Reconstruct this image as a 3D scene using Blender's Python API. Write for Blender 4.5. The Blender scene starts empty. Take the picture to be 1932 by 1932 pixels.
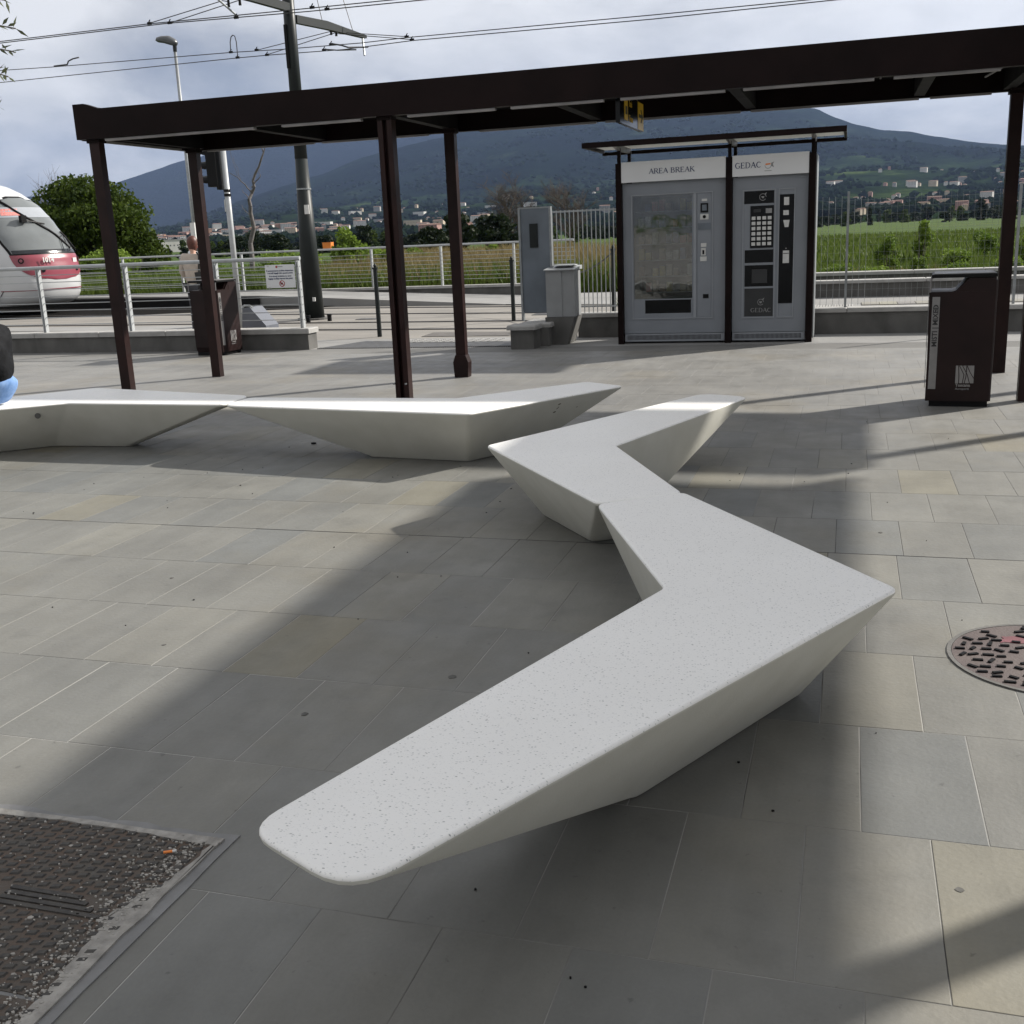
import bpy, bmesh, math, random
import numpy as np
from mathutils import Vector, Matrix, noise
R = math.radians
rng = random.Random(7)
sc = bpy.context.scene
C = sc.collection

# ------------------------------------------------------------------ camera
cam = bpy.data.cameras.new('camera')
co = bpy.data.objects.new('camera', cam); C.objects.link(co)
yaw, pitch, roll = R(17.447), R(14.407), R(2.502)
fwd = Vector((-math.sin(yaw)*math.cos(pitch), math.cos(yaw)*math.cos(pitch), -math.sin(pitch)))
rgt = Vector((math.cos(yaw), math.sin(yaw), 0)); dwn = fwd.cross(rgt)
r2 = rgt*math.cos(roll) + dwn*math.sin(roll); d2 = -rgt*math.sin(roll) + dwn*math.cos(roll)
M = Matrix((( r2.x, -d2.x, -fwd.x, 0), (r2.y, -d2.y, -fwd.y, 0), (r2.z, -d2.z, -fwd.z, 1.55), (0, 0, 0, 1)))
co.matrix_world = M
cam.sensor_width = 36.0; cam.lens = 36.0*2039.2/1932.0
cam.clip_start = 0.05; cam.clip_end = 40000
sc.camera = co

# ------------------------------------------------------------------ world, sun, exposure
SUN_AZ, SUN_EL = 49.0, 33.0        # azimuth measured from +Y towards +X
world = bpy.data.worlds.new('World'); sc.world = world; world.use_nodes = True
nt = world.node_tree; N = nt.nodes; L = nt.links; N.clear()
wo = N.new('ShaderNodeOutputWorld'); bg = N.new('ShaderNodeBackground'); bg.inputs['Strength'].default_value = 0.1
sky = N.new('ShaderNodeTexSky'); sky.sky_type = 'NISHITA'; sky.sun_disc = False
sky.sun_elevation = R(SUN_EL); sky.sun_rotation = R(SUN_AZ)
tc = N.new('ShaderNodeTexCoord')
mp = N.new('ShaderNodeMapping'); mp.inputs['Scale'].default_value = (1.0, 1.0, 2.6)
n1 = N.new('ShaderNodeTexNoise'); n1.inputs['Scale'].default_value = 4.2; n1.inputs['Detail'].default_value = 9; n1.inputs['Roughness'].default_value = 0.56; n1.inputs['Distortion'].default_value = 0.35
mp2 = N.new('ShaderNodeMapping'); mp2.inputs['Scale'].default_value = (1.0, 1.0, 2.2); mp2.inputs['Location'].default_value = (3.1, 1.7, 0.4)
n2 = N.new('ShaderNodeTexNoise'); n2.inputs['Scale'].default_value = 1.5; n2.inputs['Detail'].default_value = 6; n2.inputs['Roughness'].default_value = 0.5
L.new(tc.outputs['Generated'], mp.inputs['Vector']); L.new(mp.outputs[0], n1.inputs['Vector'])
L.new(tc.outputs['Generated'], mp2.inputs['Vector']); L.new(mp2.outputs[0], n2.inputs['Vector'])
sx = N.new('ShaderNodeSeparateXYZ'); L.new(tc.outputs['Generated'], sx.inputs[0])
el = N.new('ShaderNodeMapRange'); el.inputs['From Min'].default_value = 0.0; el.inputs['From Max'].default_value = 0.24
el.inputs['To Min'].default_value = 0.02; el.inputs['To Max'].default_value = 0.30
L.new(sx.outputs['Z'], el.inputs['Value'])
add = N.new('ShaderNodeMath'); add.operation = 'ADD'; L.new(n1.outputs['Fac'], add.inputs[0]); L.new(el.outputs[0], add.inputs[1])
ad2 = N.new('ShaderNodeMath'); ad2.operation = 'MULTIPLY_ADD'; ad2.inputs[1].default_value = 0.75; L.new(n2.outputs['Fac'], ad2.inputs[0]); L.new(add.outputs[0], ad2.inputs[2])
ramp = N.new('ShaderNodeValToRGB'); cr = ramp.color_ramp
cr.elements[0].position = 0.60; cr.elements[0].color = (2.75/10, 3.0/10, 3.5/10, 1)
cr.elements[1].position = 1.02 - .02; cr.elements[1].color = (8.0/10, 8.0/10, 8.05/10, 1)
e = cr.elements.new(0.72); e.color = (4.15/10, 4.3/10, 4.65/10, 1)
e = cr.elements.new(0.84); e.color = (6.0/10, 6.05/10, 6.2/10, 1)
sub = N.new('ShaderNodeMath'); sub.operation = 'SUBTRACT'; sub.inputs[1].default_value = 0.185; L.new(ad2.outputs[0], sub.inputs[0]); L.new(sub.outputs[0], ramp.inputs[0])
mul = N.new('ShaderNodeVectorMath'); mul.operation = 'SCALE'; mul.inputs['Scale'].default_value = 6.1
L.new(ramp.outputs[0], mul.inputs[0])
mix = N.new('ShaderNodeMix'); mix.data_type = 'RGBA'; mix.inputs[0].default_value = 0.97
L.new(sky.outputs[0], mix.inputs[6]); L.new(mul.outputs[0], mix.inputs[7])
L.new(mix.outputs[2], bg.inputs['Color']); L.new(bg.outputs[0], wo.inputs['Surface'])

sl = bpy.data.lights.new('sun', 'SUN'); sl.energy = 4.6; sl.angle = R(1.4); sl.color = (1.0, 0.95, 0.87)
so = bpy.data.objects.new('sun', sl); C.objects.link(so)
sd = Vector((math.sin(R(SUN_AZ))*math.cos(R(SUN_EL)), math.cos(R(SUN_AZ))*math.cos(R(SUN_EL)), math.sin(R(SUN_EL))))
so.rotation_euler = sd.to_track_quat('Z', 'Y').to_euler(); so.location = (10, 10, 20)
sc.view_settings.view_transform = 'Standard'; sc.view_settings.look = 'None'
sc.view_settings.exposure = 0.82; sc.view_settings.gamma = 1.0; sc.view_settings.use_curve_mapping = False
sc.cycles.volume_bounces = 0; sc.cycles.max_bounces = 6; sc.cycles.transparent_max_bounces = 12

# ------------------------------------------------------------------ materials
def mat(name, col, rough=0.6, metal=0.0, var=0.0, scale=4.0, bump=0.0, bscale=60.0, col2=None, detail=5, spec=0.5, obj_rand=0.0, coat=0.0, stretch=None):
    m = bpy.data.materials.new(name); m.use_nodes = True
    t = m.node_tree; b = t.nodes['Principled BSDF']
    b.inputs['Roughness'].default_value = rough; b.inputs['Metallic'].default_value = metal
    b.inputs['Specular IOR Level'].default_value = spec
    if coat: b.inputs['Coat Weight'].default_value = coat; b.inputs['Coat Roughness'].default_value = 0.1
    col = tuple(col) + (1,)
    b.inputs['Base Color'].default_value = col
    g = t.nodes.new('ShaderNodeNewGeometry'); src = g.outputs['Position']
    if stretch:
        mpn = t.nodes.new('ShaderNodeMapping'); mpn.inputs['Scale'].default_value = stretch
        t.links.new(src, mpn.inputs[0]); src = mpn.outputs[0]
    if var or col2:
        n = t.nodes.new('ShaderNodeTexNoise'); n.inputs['Scale'].default_value = scale; n.inputs['Detail'].default_value = detail
        t.links.new(src, n.inputs['Vector'])
        mx = t.nodes.new('ShaderNodeMix'); mx.data_type = 'RGBA'
        c2 = tuple(col2) + (1,) if col2 else tuple(max(0, c*(1-var)) for c in col[:3]) + (1,)
        c1 = col if col2 else tuple(min(1, c*(1+var)) for c in col[:3]) + (1,)
        mr = t.nodes.new('ShaderNodeMapRange'); mr.inputs['From Min'].default_value = 0.32; mr.inputs['From Max'].default_value = 0.68
        t.links.new(n.outputs['Fac'], mr.inputs['Value']); t.links.new(mr.outputs[0], mx.inputs[0])
        mx.inputs[6].default_value = c1; mx.inputs[7].default_value = c2
        out = mx.outputs[2]
        if obj_rand:
            oi = t.nodes.new('ShaderNodeObjectInfo'); r = t.nodes.new('ShaderNodeMapRange')
            r.inputs['To Min'].default_value = 1-obj_rand; r.inputs['To Max'].default_value = 1+obj_rand
            t.links.new(oi.outputs['Random'], r.inputs['Value'])
            vm = t.nodes.new('ShaderNodeVectorMath'); vm.operation = 'SCALE'
            t.links.new(out, vm.inputs[0]); t.links.new(r.outputs[0], vm.inputs['Scale']); out = vm.outputs[0]
        t.links.new(out, b.inputs['Base Color'])
        rr = t.nodes.new('ShaderNodeMapRange'); rr.inputs['To Min'].default_value = max(0.02, rough-0.1); rr.inputs['To Max'].default_value = min(1, rough+0.1)
        t.links.new(n.outputs['Fac'], rr.inputs['Value']); t.links.new(rr.outputs[0], b.inputs['Roughness'])
    if bump:
        nb = t.nodes.new('ShaderNodeTexNoise'); nb.inputs['Scale'].default_value = bscale; nb.inputs['Detail'].default_value = 6
        t.links.new(src, nb.inputs['Vector'])
        bp = t.nodes.new('ShaderNodeBump'); bp.inputs['Strength'].default_value = 1.0; bp.inputs['Distance'].default_value = bump
        t.links.new(nb.outputs['Fac'], bp.inputs['Height']); t.links.new(bp.outputs[0], b.inputs['Normal'])
    return m

MT = {}
MT['canopy'] = mat('dark_brown_paint', (0.0077, 0.003645, 0.00351), 0.5, var=0.25, scale=3, bump=0.0004, spec=0.10)
MT['canopy_post'] = mat('red_brown_paint', (0.0175, 0.007576, 0.00679), 0.42, var=0.3, scale=5, bump=0.0004, spec=0.18)
MT['deck'] = mat('canopy_underside', (0.006, 0.005, 0.005), 0.7, var=0.2, spec=0.15)
MT['strip'] = mat('grey_trim', (0.22, 0.21, 0.21), 0.45, metal=0.3, var=0.2)
MT['galv'] = mat('galvanised_steel', (0.27, 0.285, 0.2925), 0.42, metal=0.55, var=0.14, scale=14)
MT['galv_white'] = mat('light_grey_steel_paint', (0.36, 0.3744, 0.3816), 0.4, metal=0.1, var=0.08, scale=9)
MT['mast'] = mat('mast_dark_grey_green', (0.012, 0.0155, 0.0155), 0.45, var=0.25, scale=2, spec=0.25)
MT['black'] = mat('black_plastic', (0.005, 0.005, 0.0055), 0.45, var=0.2, spec=.15)
MT['black_gloss'] = mat('black_glossy_panel', (0.004, 0.0045, 0.0055), 0.2, var=0.1, spec=.2)
MT['wire'] = mat('overhead_wire', (0.05, 0.05, 0.052), 0.5, metal=0.4, var=0.1)
MT['concrete'] = mat('weathered_concrete', (0.124, 0.1209, 0.1147), 0.85, col2=(0.0713, 0.06944, 0.0651), scale=3.2, bump=0.002, detail=9, stretch=(1, 1, 0.6))
MT['cap'] = mat('pale_stone_cap', (0.31, 0.3038, 0.2914), 0.75, var=0.14, scale=6, bump=0.0012)
MT['machine'] = mat('machine_grey_paint', (0.205, 0.2224, 0.2486), 0.45, var=0.05, scale=3)
MT['machine_trim'] = mat('machine_trim', (0.2713, 0.2894, 0.3165), 0.35, var=0.05)
MT['machine_dark'] = mat('machine_dark_interior', (0.02, 0.021, 0.023), 0.5, var=0.2)
MT['header'] = mat('white_sign_panel', (0.6756, 0.6859, 0.6961), 0.4, var=0.03, scale=2)
MT['blue_ink'] = mat('blue_ink', (0.022, 0.036, 0.11), 0.5, var=0.05)
MT['orange'] = mat('orange_print', (0.75, 0.22, 0.04), 0.5, var=0.05)
MT['white_print'] = mat('white_print', (0.56, 0.56, 0.544), 0.5, var=0.08, scale=20)
MT['grey_print'] = mat('grey_print', (0.2475, 0.2475, 0.2475), 0.5, var=0.1, scale=20)
MT['black_ink'] = mat('black_ink', (0.015, 0.015, 0.016), 0.5, var=0.05)
MT['red_ink'] = mat('red_ink', (0.35, 0.03, 0.03), 0.5, var=0.05)
MT['bin'] = mat('bin_brown_paint', (0.01425, 0.00675, 0.006525), 0.42, var=0.25, scale=4, bump=0.0003, spec=0.2)
MT['bin_red'] = mat('bin_side_paint', (0.02, 0.00975, 0.00975), 0.42, var=0.22, scale=3)
MT['strip_label'] = mat('bin_metal_label', (0.21, 0.203, 0.1995), 0.4, metal=0.2, var=0.08, scale=12)
MT['yellow'] = mat('yellow_sign', (0.6, 0.375, 0.015), 0.4, var=0.05)
MT['board'] = mat('blue_grey_board', (0.1224, 0.144, 0.1692), 0.35, var=0.14, scale=3, metal=0.1)
MT['cabinet'] = mat('grey_cabinet', (0.2376, 0.2448, 0.2484), 0.5, var=0.07, scale=5)
MT['tram_white'] = mat('tram_white_paint', (0.5184, 0.5256, 0.5328), 0.22, var=0.03, scale=1.5, coat=0.4)
MT['tram_red'] = mat('tram_red_paint', (0.2295, 0.042, 0.06094), 0.3, var=0.06, coat=0.3)
MT['tram_glass'] = mat('tram_windscreen', (0.14, 0.1505, 0.154), 0.10, var=0.12, scale=1.2)
MT['tram_dark'] = mat('tram_dark_glass', (0.015, 0.017, 0.02), 0.12, var=0.1)
MT['ballast'] = mat('track_bed', (0.012, 0.0115, 0.011), 1.0, var=0.5, scale=25, bump=0.02, bscale=20, spec=0.02)
MT['rail'] = mat('rail_steel', (0.05, 0.045, 0.042), 0.5, metal=0.5, var=0.3, scale=8)
MT['trackpave'] = mat('track_paving', (0.2232, 0.2077, 0.186), 0.85, col2=(0.155, 0.1457, 0.1333), scale=1.1, bump=0.001, stretch=(0.5, 2.0, 1))
MT['platform'] = mat('platform_paving', (0.24, 0.237, 0.231), 0.8, col2=(0.186, 0.183, 0.177), scale=0.9, bump=0.001)
MT['grating'] = mat('drain_grating', (0.07, 0.07, 0.0714), 0.6, metal=0.3, var=0.2, scale=9)
MT['plate'] = mat('brown_steel_plate', (0.091, 0.0805, 0.07), 0.6, var=0.2, scale=6)
MT['bark'] = mat('bark', (0.10, 0.085, 0.07), 0.9, var=0.35, scale=8, bump=0.01, bscale=20)
MT['bark_grey'] = mat('grey_dead_bark', (0.119, 0.1085, 0.105), 0.9, var=0.25, scale=8)
MT['twig'] = mat('winter_twigs', (0.0665, 0.049, 0.0385), 0.95, var=0.25, scale=2)
MT['glassp'] = None
MT['skin'] = mat('skin', (0.50, 0.30, 0.22), 0.55, var=0.05)
MT['jacket_black'] = mat('black_jacket_cloth', (0.006, 0.0065, 0.008), 0.8, var=0.3, scale=14, bump=0.02, bscale=9, spec=.15)
MT['jeans'] = mat('blue_denim', (0.08, 0.176, 0.376), 0.8, col2=(0.16, 0.272, 0.496), scale=14, bump=0.003, bscale=25)
MT['coat_beige'] = mat('beige_coat_cloth', (0.4125, 0.3525, 0.3), 0.85, var=0.12, scale=10, bump=0.006, bscale=10)
MT['hair_red'] = mat('auburn_hair', (0.075, 0.02, 0.011), 0.5, var=0.3, scale=30)
MT['hair_dark'] = mat('dark_hair', (0.02, 0.014, 0.01), 0.5, var=0.3, scale=30)
MT['trousers_dark'] = mat('dark_trousers', (0.03, 0.03, 0.035), 0.8, var=0.2)
MT['bag'] = mat('black_leather_bag', (0.012, 0.011, 0.011), 0.35, var=0.2)
MT['suitcase'] = mat('grey_suitcase_shell', (0.105, 0.112, 0.133), 0.35, var=0.1)

def foliage(name, a, b2, trans=0.25, hue=0.0):
    m = bpy.data.materials.new(name); m.use_nodes = True; t = m.node_tree; b = t.nodes['Principled BSDF']
    g = t.nodes.new('ShaderNodeNewGeometry')
    r = t.nodes.new('ShaderNodeMix'); r.data_type = 'RGBA'
    n = t.nodes.new('ShaderNodeTexNoise'); n.inputs['Scale'].default_value = 0.9; n.inputs['Detail'].default_value = 3
    t.links.new(g.outputs['Position'], n.inputs['Vector'])
    ad = t.nodes.new('ShaderNodeMath'); ad.operation = 'MULTIPLY_ADD'; ad.inputs[1].default_value = 0.55
    mr = t.nodes.new('ShaderNodeMapRange'); mr.inputs['From Min'].default_value = 0.35; mr.inputs['From Max'].default_value = 0.65; mr.inputs['To Max'].default_value = 0.45
    t.links.new(n.outputs['Fac'], mr.inputs['Value'])
    t.links.new(g.outputs['Random Per Island'], ad.inputs[0]); t.links.new(mr.outputs[0], ad.inputs[2])
    t.links.new(ad.outputs[0], r.inputs[0]); r.inputs[6].default_value = a + (1,); r.inputs[7].default_value = b2 + (1,)
    t.links.new(r.outputs[2], b.inputs['Base Color']); b.inputs['Roughness'].default_value = 0.6
    b.inputs['Specular IOR Level'].default_value = 0.12
    tr = t.nodes.new('ShaderNodeBsdfTranslucent'); t.links.new(r.outputs[2], tr.inputs['Color'])
    ms = t.nodes.new('ShaderNodeMixShader'); ms.inputs[0].default_value = trans
    o = t.nodes['Material Output']; t.links.new(b.outputs[0], ms.inputs[1]); t.links.new(tr.outputs[0], ms.inputs[2]); t.links.new(ms.outputs[0], o.inputs[0])
    return m
MT['leaf_tree'] = foliage('dark_green_leaves', (0.01625, 0.03375, 0.005625), (0.0775, 0.11, 0.01625), .35)
MT['leaf_shrub'] = foliage('fresh_green_leaves', (0.0575, 0.1066, 0.0132), (0.207, 0.286, 0.0495), .35)
MT['leaf_dark'] = foliage('distant_dark_leaves', (0.0066, 0.0132, 0.00495), (0.01925, 0.0286, 0.0088))
MT['leaf_olive'] = foliage('olive_leaves', (0.0385, 0.049, 0.0245), (0.133, 0.147, 0.084), 0.2)
MT['grass_green'] = foliage('green_grass_blades', (0.03681, 0.0677, 0.009765), (0.1178, 0.1562, 0.03139), 0.3)
MT['grass_dry'] = foliage('dry_grass_blades', (0.12, 0.099, 0.042), (0.252, 0.198, 0.096), 0.3)

# paver material: per-piece tone, veins, stains
def paver_mat():
    m = bpy.data.materials.new('grey_sandstone_paver'); m.use_nodes = True; t = m.node_tree; b = t.nodes['Principled BSDF']
    g = t.nodes.new('ShaderNodeNewGeometry'); oi = t.nodes.new('ShaderNodeObjectInfo')
    a = t.nodes.new('ShaderNodeMath'); a.operation = 'ADD'; t.links.new(oi.outputs['Random'], a.inputs[0]); t.links.new(g.outputs['Random Per Island'], a.inputs[1])
    f = t.nodes.new('ShaderNodeMath'); f.operation = 'FRACT'; t.links.new(a.outputs[0], f.inputs[0])
    ramp = t.nodes.new('ShaderNodeValToRGB'); cr = ramp.color_ramp
    cr.elements[0].position = 0; cr.elements[0].color = (0.125, 0.129, 0.125, 1)
    cr.elements[1].position = 1; cr.elements[1].color = (0.166, 0.155, 0.118, 1)
    for p, c in ((0.3, (0.150, 0.148, 0.134, 1)), (0.6, (0.139, 0.138, 0.127, 1)), (0.85, (0.164, 0.160, 0.141, 1))):
        e = cr.elements.new(p); e.color = c
    t.links.new(f.outputs[0], ramp.inputs[0])
    def noi(sc_, det, lo, hi, a0, a1, vec=None, rough=0.6):
        n = t.nodes.new('ShaderNodeTexNoise'); n.inputs['Scale'].default_value = sc_; n.inputs['Detail'].default_value = det; n.inputs['Roughness'].default_value = rough
        t.links.new(vec or g.outputs['Position'], n.inputs['Vector'])
        r = t.nodes.new('ShaderNodeMapRange'); r.inputs['From Min'].default_value = lo; r.inputs['From Max'].default_value = hi; r.inputs['To Min'].default_value = a0; r.inputs['To Max'].default_value = a1
        t.links.new(n.outputs['Fac'], r.inputs['Value']); return r.outputs[0], n
    x1, _ = noi(1.3, 6, 0.3, 0.7, 0.80, 1.16)
    mpn = t.nodes.new('ShaderNodeMapping'); mpn.inputs['Scale'].default_value = (9, 1.6, 1); mpn.inputs['Rotation'].default_value = (0, 0, 1.35)
    t.links.new(g.outputs['Position'], mpn.inputs[0])
    x2, _ = noi(1.0, 7, 0.3, 0.7, 0.93, 1.07, mpn.outputs[0])
    x3, _ = noi(90, 3, 0.2, 0.8, 0.94, 1.06)
    x4, _ = noi(3.2, 7, 0.58, 0.74, 1.0, 0.80)     # damp spots / gum
    x5, _ = noi(22, 6, 0.66, 0.72, 1.0, 0.66)
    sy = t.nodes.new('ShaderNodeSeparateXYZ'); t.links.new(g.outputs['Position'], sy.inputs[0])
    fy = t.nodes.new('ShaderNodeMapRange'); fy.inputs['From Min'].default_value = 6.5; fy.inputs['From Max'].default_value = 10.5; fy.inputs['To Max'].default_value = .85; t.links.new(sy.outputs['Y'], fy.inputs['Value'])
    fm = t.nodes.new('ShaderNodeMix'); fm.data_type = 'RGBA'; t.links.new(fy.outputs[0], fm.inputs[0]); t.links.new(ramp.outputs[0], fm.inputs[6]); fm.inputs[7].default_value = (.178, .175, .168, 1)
    cur = fm.outputs[2]
    for x in (x1, x2, x3, x4, x5):
        v = t.nodes.new('ShaderNodeVectorMath'); v.operation = 'SCALE'; t.links.new(cur, v.inputs[0]); t.links.new(x, v.inputs['Scale']); cur = v.outputs[0]
    # warm patches
    w, _ = noi(0.7, 4, 0.52, 0.72, 0.0, 0.55)
    mx = t.nodes.new('ShaderNodeMix'); mx.data_type = 'RGBA'; mx.blend_type = 'MULTIPLY'; t.links.new(w, mx.inputs[0]); t.links.new(cur, mx.inputs[6]); mx.inputs[7].default_value = (1.10, 1.0, 0.82, 1)
    # pale scuffs
    sf, _ = noi(14, 8, 0.66, 0.80, 0.0, 0.35, rough=0.75)
    m2 = t.nodes.new('ShaderNodeMix'); m2.data_type = 'RGBA'; t.links.new(sf, m2.inputs[0]); t.links.new(mx.outputs[2], m2.inputs[6]); m2.inputs[7].default_value = (0.21, 0.20, 0.18, 1)
    t.links.new(m2.outputs[2], b.inputs['Base Color'])
    rr, nb = noi(4, 6, 0.3, 0.7, 0.50, 0.72); t.links.new(rr, b.inputs['Roughness'])
    bn = t.nodes.new('ShaderNodeTexNoise'); bn.inputs['Scale'].default_value = 55; bn.inputs['Detail'].default_value = 7; t.links.new(g.outputs['Position'], bn.inputs['Vector'])
    bp = t.nodes.new('ShaderNodeBump'); bp.inputs['Distance'].default_value = 0.0012; t.links.new(bn.outputs['Fac'], bp.inputs['Height']); t.links.new(bp.outputs[0], b.inputs['Normal'])
    return m
MT['paver'] = paver_mat()

def joint_mat():
    m = mat('paver_joint_grout', (0.42, 0.41, 0.39), 0.95, col2=(0.035, 0.033, 0.03), scale=1.3, detail=5)
    t = m.node_tree; g = t.nodes.new('ShaderNodeNewGeometry'); sp = t.nodes.new('ShaderNodeSeparateXYZ'); t.links.new(g.outputs['Position'], sp.inputs[0])
    mr_ = [n for n in t.nodes if n.type == 'MAP_RANGE'][0]
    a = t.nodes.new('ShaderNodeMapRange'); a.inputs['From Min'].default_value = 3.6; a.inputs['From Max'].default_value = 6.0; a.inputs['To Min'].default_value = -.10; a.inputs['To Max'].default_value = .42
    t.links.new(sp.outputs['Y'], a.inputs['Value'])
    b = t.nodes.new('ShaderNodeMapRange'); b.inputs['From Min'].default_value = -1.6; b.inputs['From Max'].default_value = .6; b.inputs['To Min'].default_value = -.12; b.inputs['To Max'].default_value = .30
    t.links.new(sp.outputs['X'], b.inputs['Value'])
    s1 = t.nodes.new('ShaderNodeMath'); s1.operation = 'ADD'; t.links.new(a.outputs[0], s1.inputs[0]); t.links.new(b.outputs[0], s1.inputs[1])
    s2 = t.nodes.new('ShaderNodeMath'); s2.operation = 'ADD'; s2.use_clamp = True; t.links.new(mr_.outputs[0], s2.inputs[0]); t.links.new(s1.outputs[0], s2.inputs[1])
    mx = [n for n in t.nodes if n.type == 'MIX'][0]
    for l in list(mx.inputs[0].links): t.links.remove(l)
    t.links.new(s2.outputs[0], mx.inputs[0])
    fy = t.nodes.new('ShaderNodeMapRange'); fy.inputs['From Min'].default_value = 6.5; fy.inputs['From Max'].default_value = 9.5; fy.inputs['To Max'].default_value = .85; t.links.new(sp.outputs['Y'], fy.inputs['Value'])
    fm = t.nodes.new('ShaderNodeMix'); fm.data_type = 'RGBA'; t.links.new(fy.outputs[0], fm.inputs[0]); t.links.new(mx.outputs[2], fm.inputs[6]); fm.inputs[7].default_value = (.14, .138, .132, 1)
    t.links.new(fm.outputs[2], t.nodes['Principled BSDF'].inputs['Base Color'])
    return m
MT['joint'] = joint_mat()

def terrazzo_mat():
    m = bpy.data.materials.new('white_terrazzo'); m.use_nodes = True; t = m.node_tree; b = t.nodes['Principled BSDF']
    tcn = t.nodes.new('ShaderNodeTexCoord'); g = t.nodes.new('ShaderNodeNewGeometry')
    n = t.nodes.new('ShaderNodeTexNoise'); n.inputs['Scale'].default_value = 2.5; n.inputs['Detail'].default_value = 5; t.links.new(g.outputs['Position'], n.inputs['Vector'])
    mx = t.nodes.new('ShaderNodeMix'); mx.data_type = 'RGBA'; mx.inputs[6].default_value = (0.82, 0.81, 0.785, 1); mx.inputs[7].default_value = (0.74, 0.73, 0.705, 1); t.links.new(n.outputs['Fac'], mx.inputs[0])
    cur = mx.outputs[2]
    for sc_, thr, size, col in ((135, 0.90, 0.40, (0.50, 0.50, 0.485, 1)), (210, 0.86, 0.42, (0.66, 0.655, 0.64, 1)), (105, 0.972, 0.32, (0.33, 0.33, 0.32, 1))):
        mpn = t.nodes.new('ShaderNodeMapping'); mpn.inputs['Rotation'].default_value = (0, 0, sc_); mpn.inputs['Scale'].default_value = (1.0, 1.7, 1.0); t.links.new(g.outputs['Position'], mpn.inputs[0])
        v = t.nodes.new('ShaderNodeTexVoronoi'); v.inputs['Scale'].default_value = sc_; t.links.new(mpn.outputs[0], v.inputs['Vector'])
        s = t.nodes.new('ShaderNodeSeparateColor'); t.links.new(v.outputs['Color'], s.inputs[0])
        a = t.nodes.new('ShaderNodeMath'); a.operation = 'GREATER_THAN'; a.inputs[1].default_value = thr; t.links.new(s.outputs[0], a.inputs[0])
        d = t.nodes.new('ShaderNodeMath'); d.operation = 'LESS_THAN'; d.inputs[1].default_value = size; t.links.new(v.outputs['Distance'], d.inputs[0])
        p = t.nodes.new('ShaderNodeMath'); p.operation = 'MULTIPLY'; t.links.new(a.outputs[0], p.inputs[0]); t.links.new(d.outputs[0], p.inputs[1])
        m2 = t.nodes.new('ShaderNodeMix'); m2.data_type = 'RGBA'; t.links.new(p.outputs[0], m2.inputs[0]); t.links.new(cur, m2.inputs[6]); m2.inputs[7].default_value = col; cur = m2.outputs[2]
    # sides plain, darker and rougher; top chipped and smoother (split on face normal)
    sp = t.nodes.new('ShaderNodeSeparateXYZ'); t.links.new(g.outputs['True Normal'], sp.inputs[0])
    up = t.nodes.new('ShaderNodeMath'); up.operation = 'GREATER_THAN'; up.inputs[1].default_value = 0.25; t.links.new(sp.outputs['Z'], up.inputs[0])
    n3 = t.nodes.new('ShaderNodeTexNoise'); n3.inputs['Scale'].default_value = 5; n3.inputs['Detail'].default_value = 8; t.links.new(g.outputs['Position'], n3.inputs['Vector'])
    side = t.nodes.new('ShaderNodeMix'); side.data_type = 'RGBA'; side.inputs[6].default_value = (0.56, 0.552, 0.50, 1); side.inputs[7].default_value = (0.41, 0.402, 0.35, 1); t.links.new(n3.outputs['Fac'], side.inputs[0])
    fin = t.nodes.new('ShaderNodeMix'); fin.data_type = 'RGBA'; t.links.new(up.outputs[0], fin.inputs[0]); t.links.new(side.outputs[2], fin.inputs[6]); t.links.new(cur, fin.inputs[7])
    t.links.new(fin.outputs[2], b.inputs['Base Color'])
    ro = t.nodes.new('ShaderNodeMapRange'); ro.inputs['To Min'].default_value = 0.8; ro.inputs['To Max'].default_value = 0.42; t.links.new(up.outputs[0], ro.inputs['Value']); t.links.new(ro.outputs[0], b.inputs['Roughness'])
    bn = t.nodes.new('ShaderNodeTexNoise'); bn.inputs['Scale'].default_value = 130; bn.inputs['Detail'].default_value = 4; t.links.new(g.outputs['Position'], bn.inputs['Vector'])
    bp = t.nodes.new('ShaderNodeBump'); bp.inputs['Distance'].default_value = 0.0005; t.links.new(bn.outputs['Fac'], bp.inputs['Height']); t.links.new(bp.outputs[0], b.inputs['Normal'])
    return m
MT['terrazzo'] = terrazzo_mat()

def glass_mat():
    m = bpy.data.materials.new('clear_pane'); m.use_nodes = True; t = m.node_tree; t.nodes.remove(t.nodes['Principled BSDF'])
    fr = t.nodes.new('ShaderNodeFresnel'); fr.inputs[0].default_value = 2.1
    tr = t.nodes.new('ShaderNodeBsdfTransparent'); tr.inputs[0].default_value = (0.75, 0.78, 0.78, 1)
    gl = t.nodes.new('ShaderNodeBsdfGlossy'); gl.inputs['Roughness'].default_value = 0.03
    n = t.nodes.new('ShaderNodeTexNoise'); n.inputs['Scale'].default_value = 3; bp = t.nodes.new('ShaderNodeBump'); bp.inputs['Distance'].default_value = 0.004; t.links.new(n.outputs['Fac'], bp.inputs['Height']); t.links.new(bp.outputs[0], gl.inputs['Normal'])
    ms = t.nodes.new('ShaderNodeMixShader'); t.links.new(fr.outputs[0], ms.inputs[0]); t.links.new(tr.outputs[0], ms.inputs[1]); t.links.new(gl.outputs[0], ms.inputs[2])
    t.links.new(ms.outputs[0], t.nodes['Material Output'].inputs[0]); return m
MT['glass'] = glass_mat()

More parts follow.
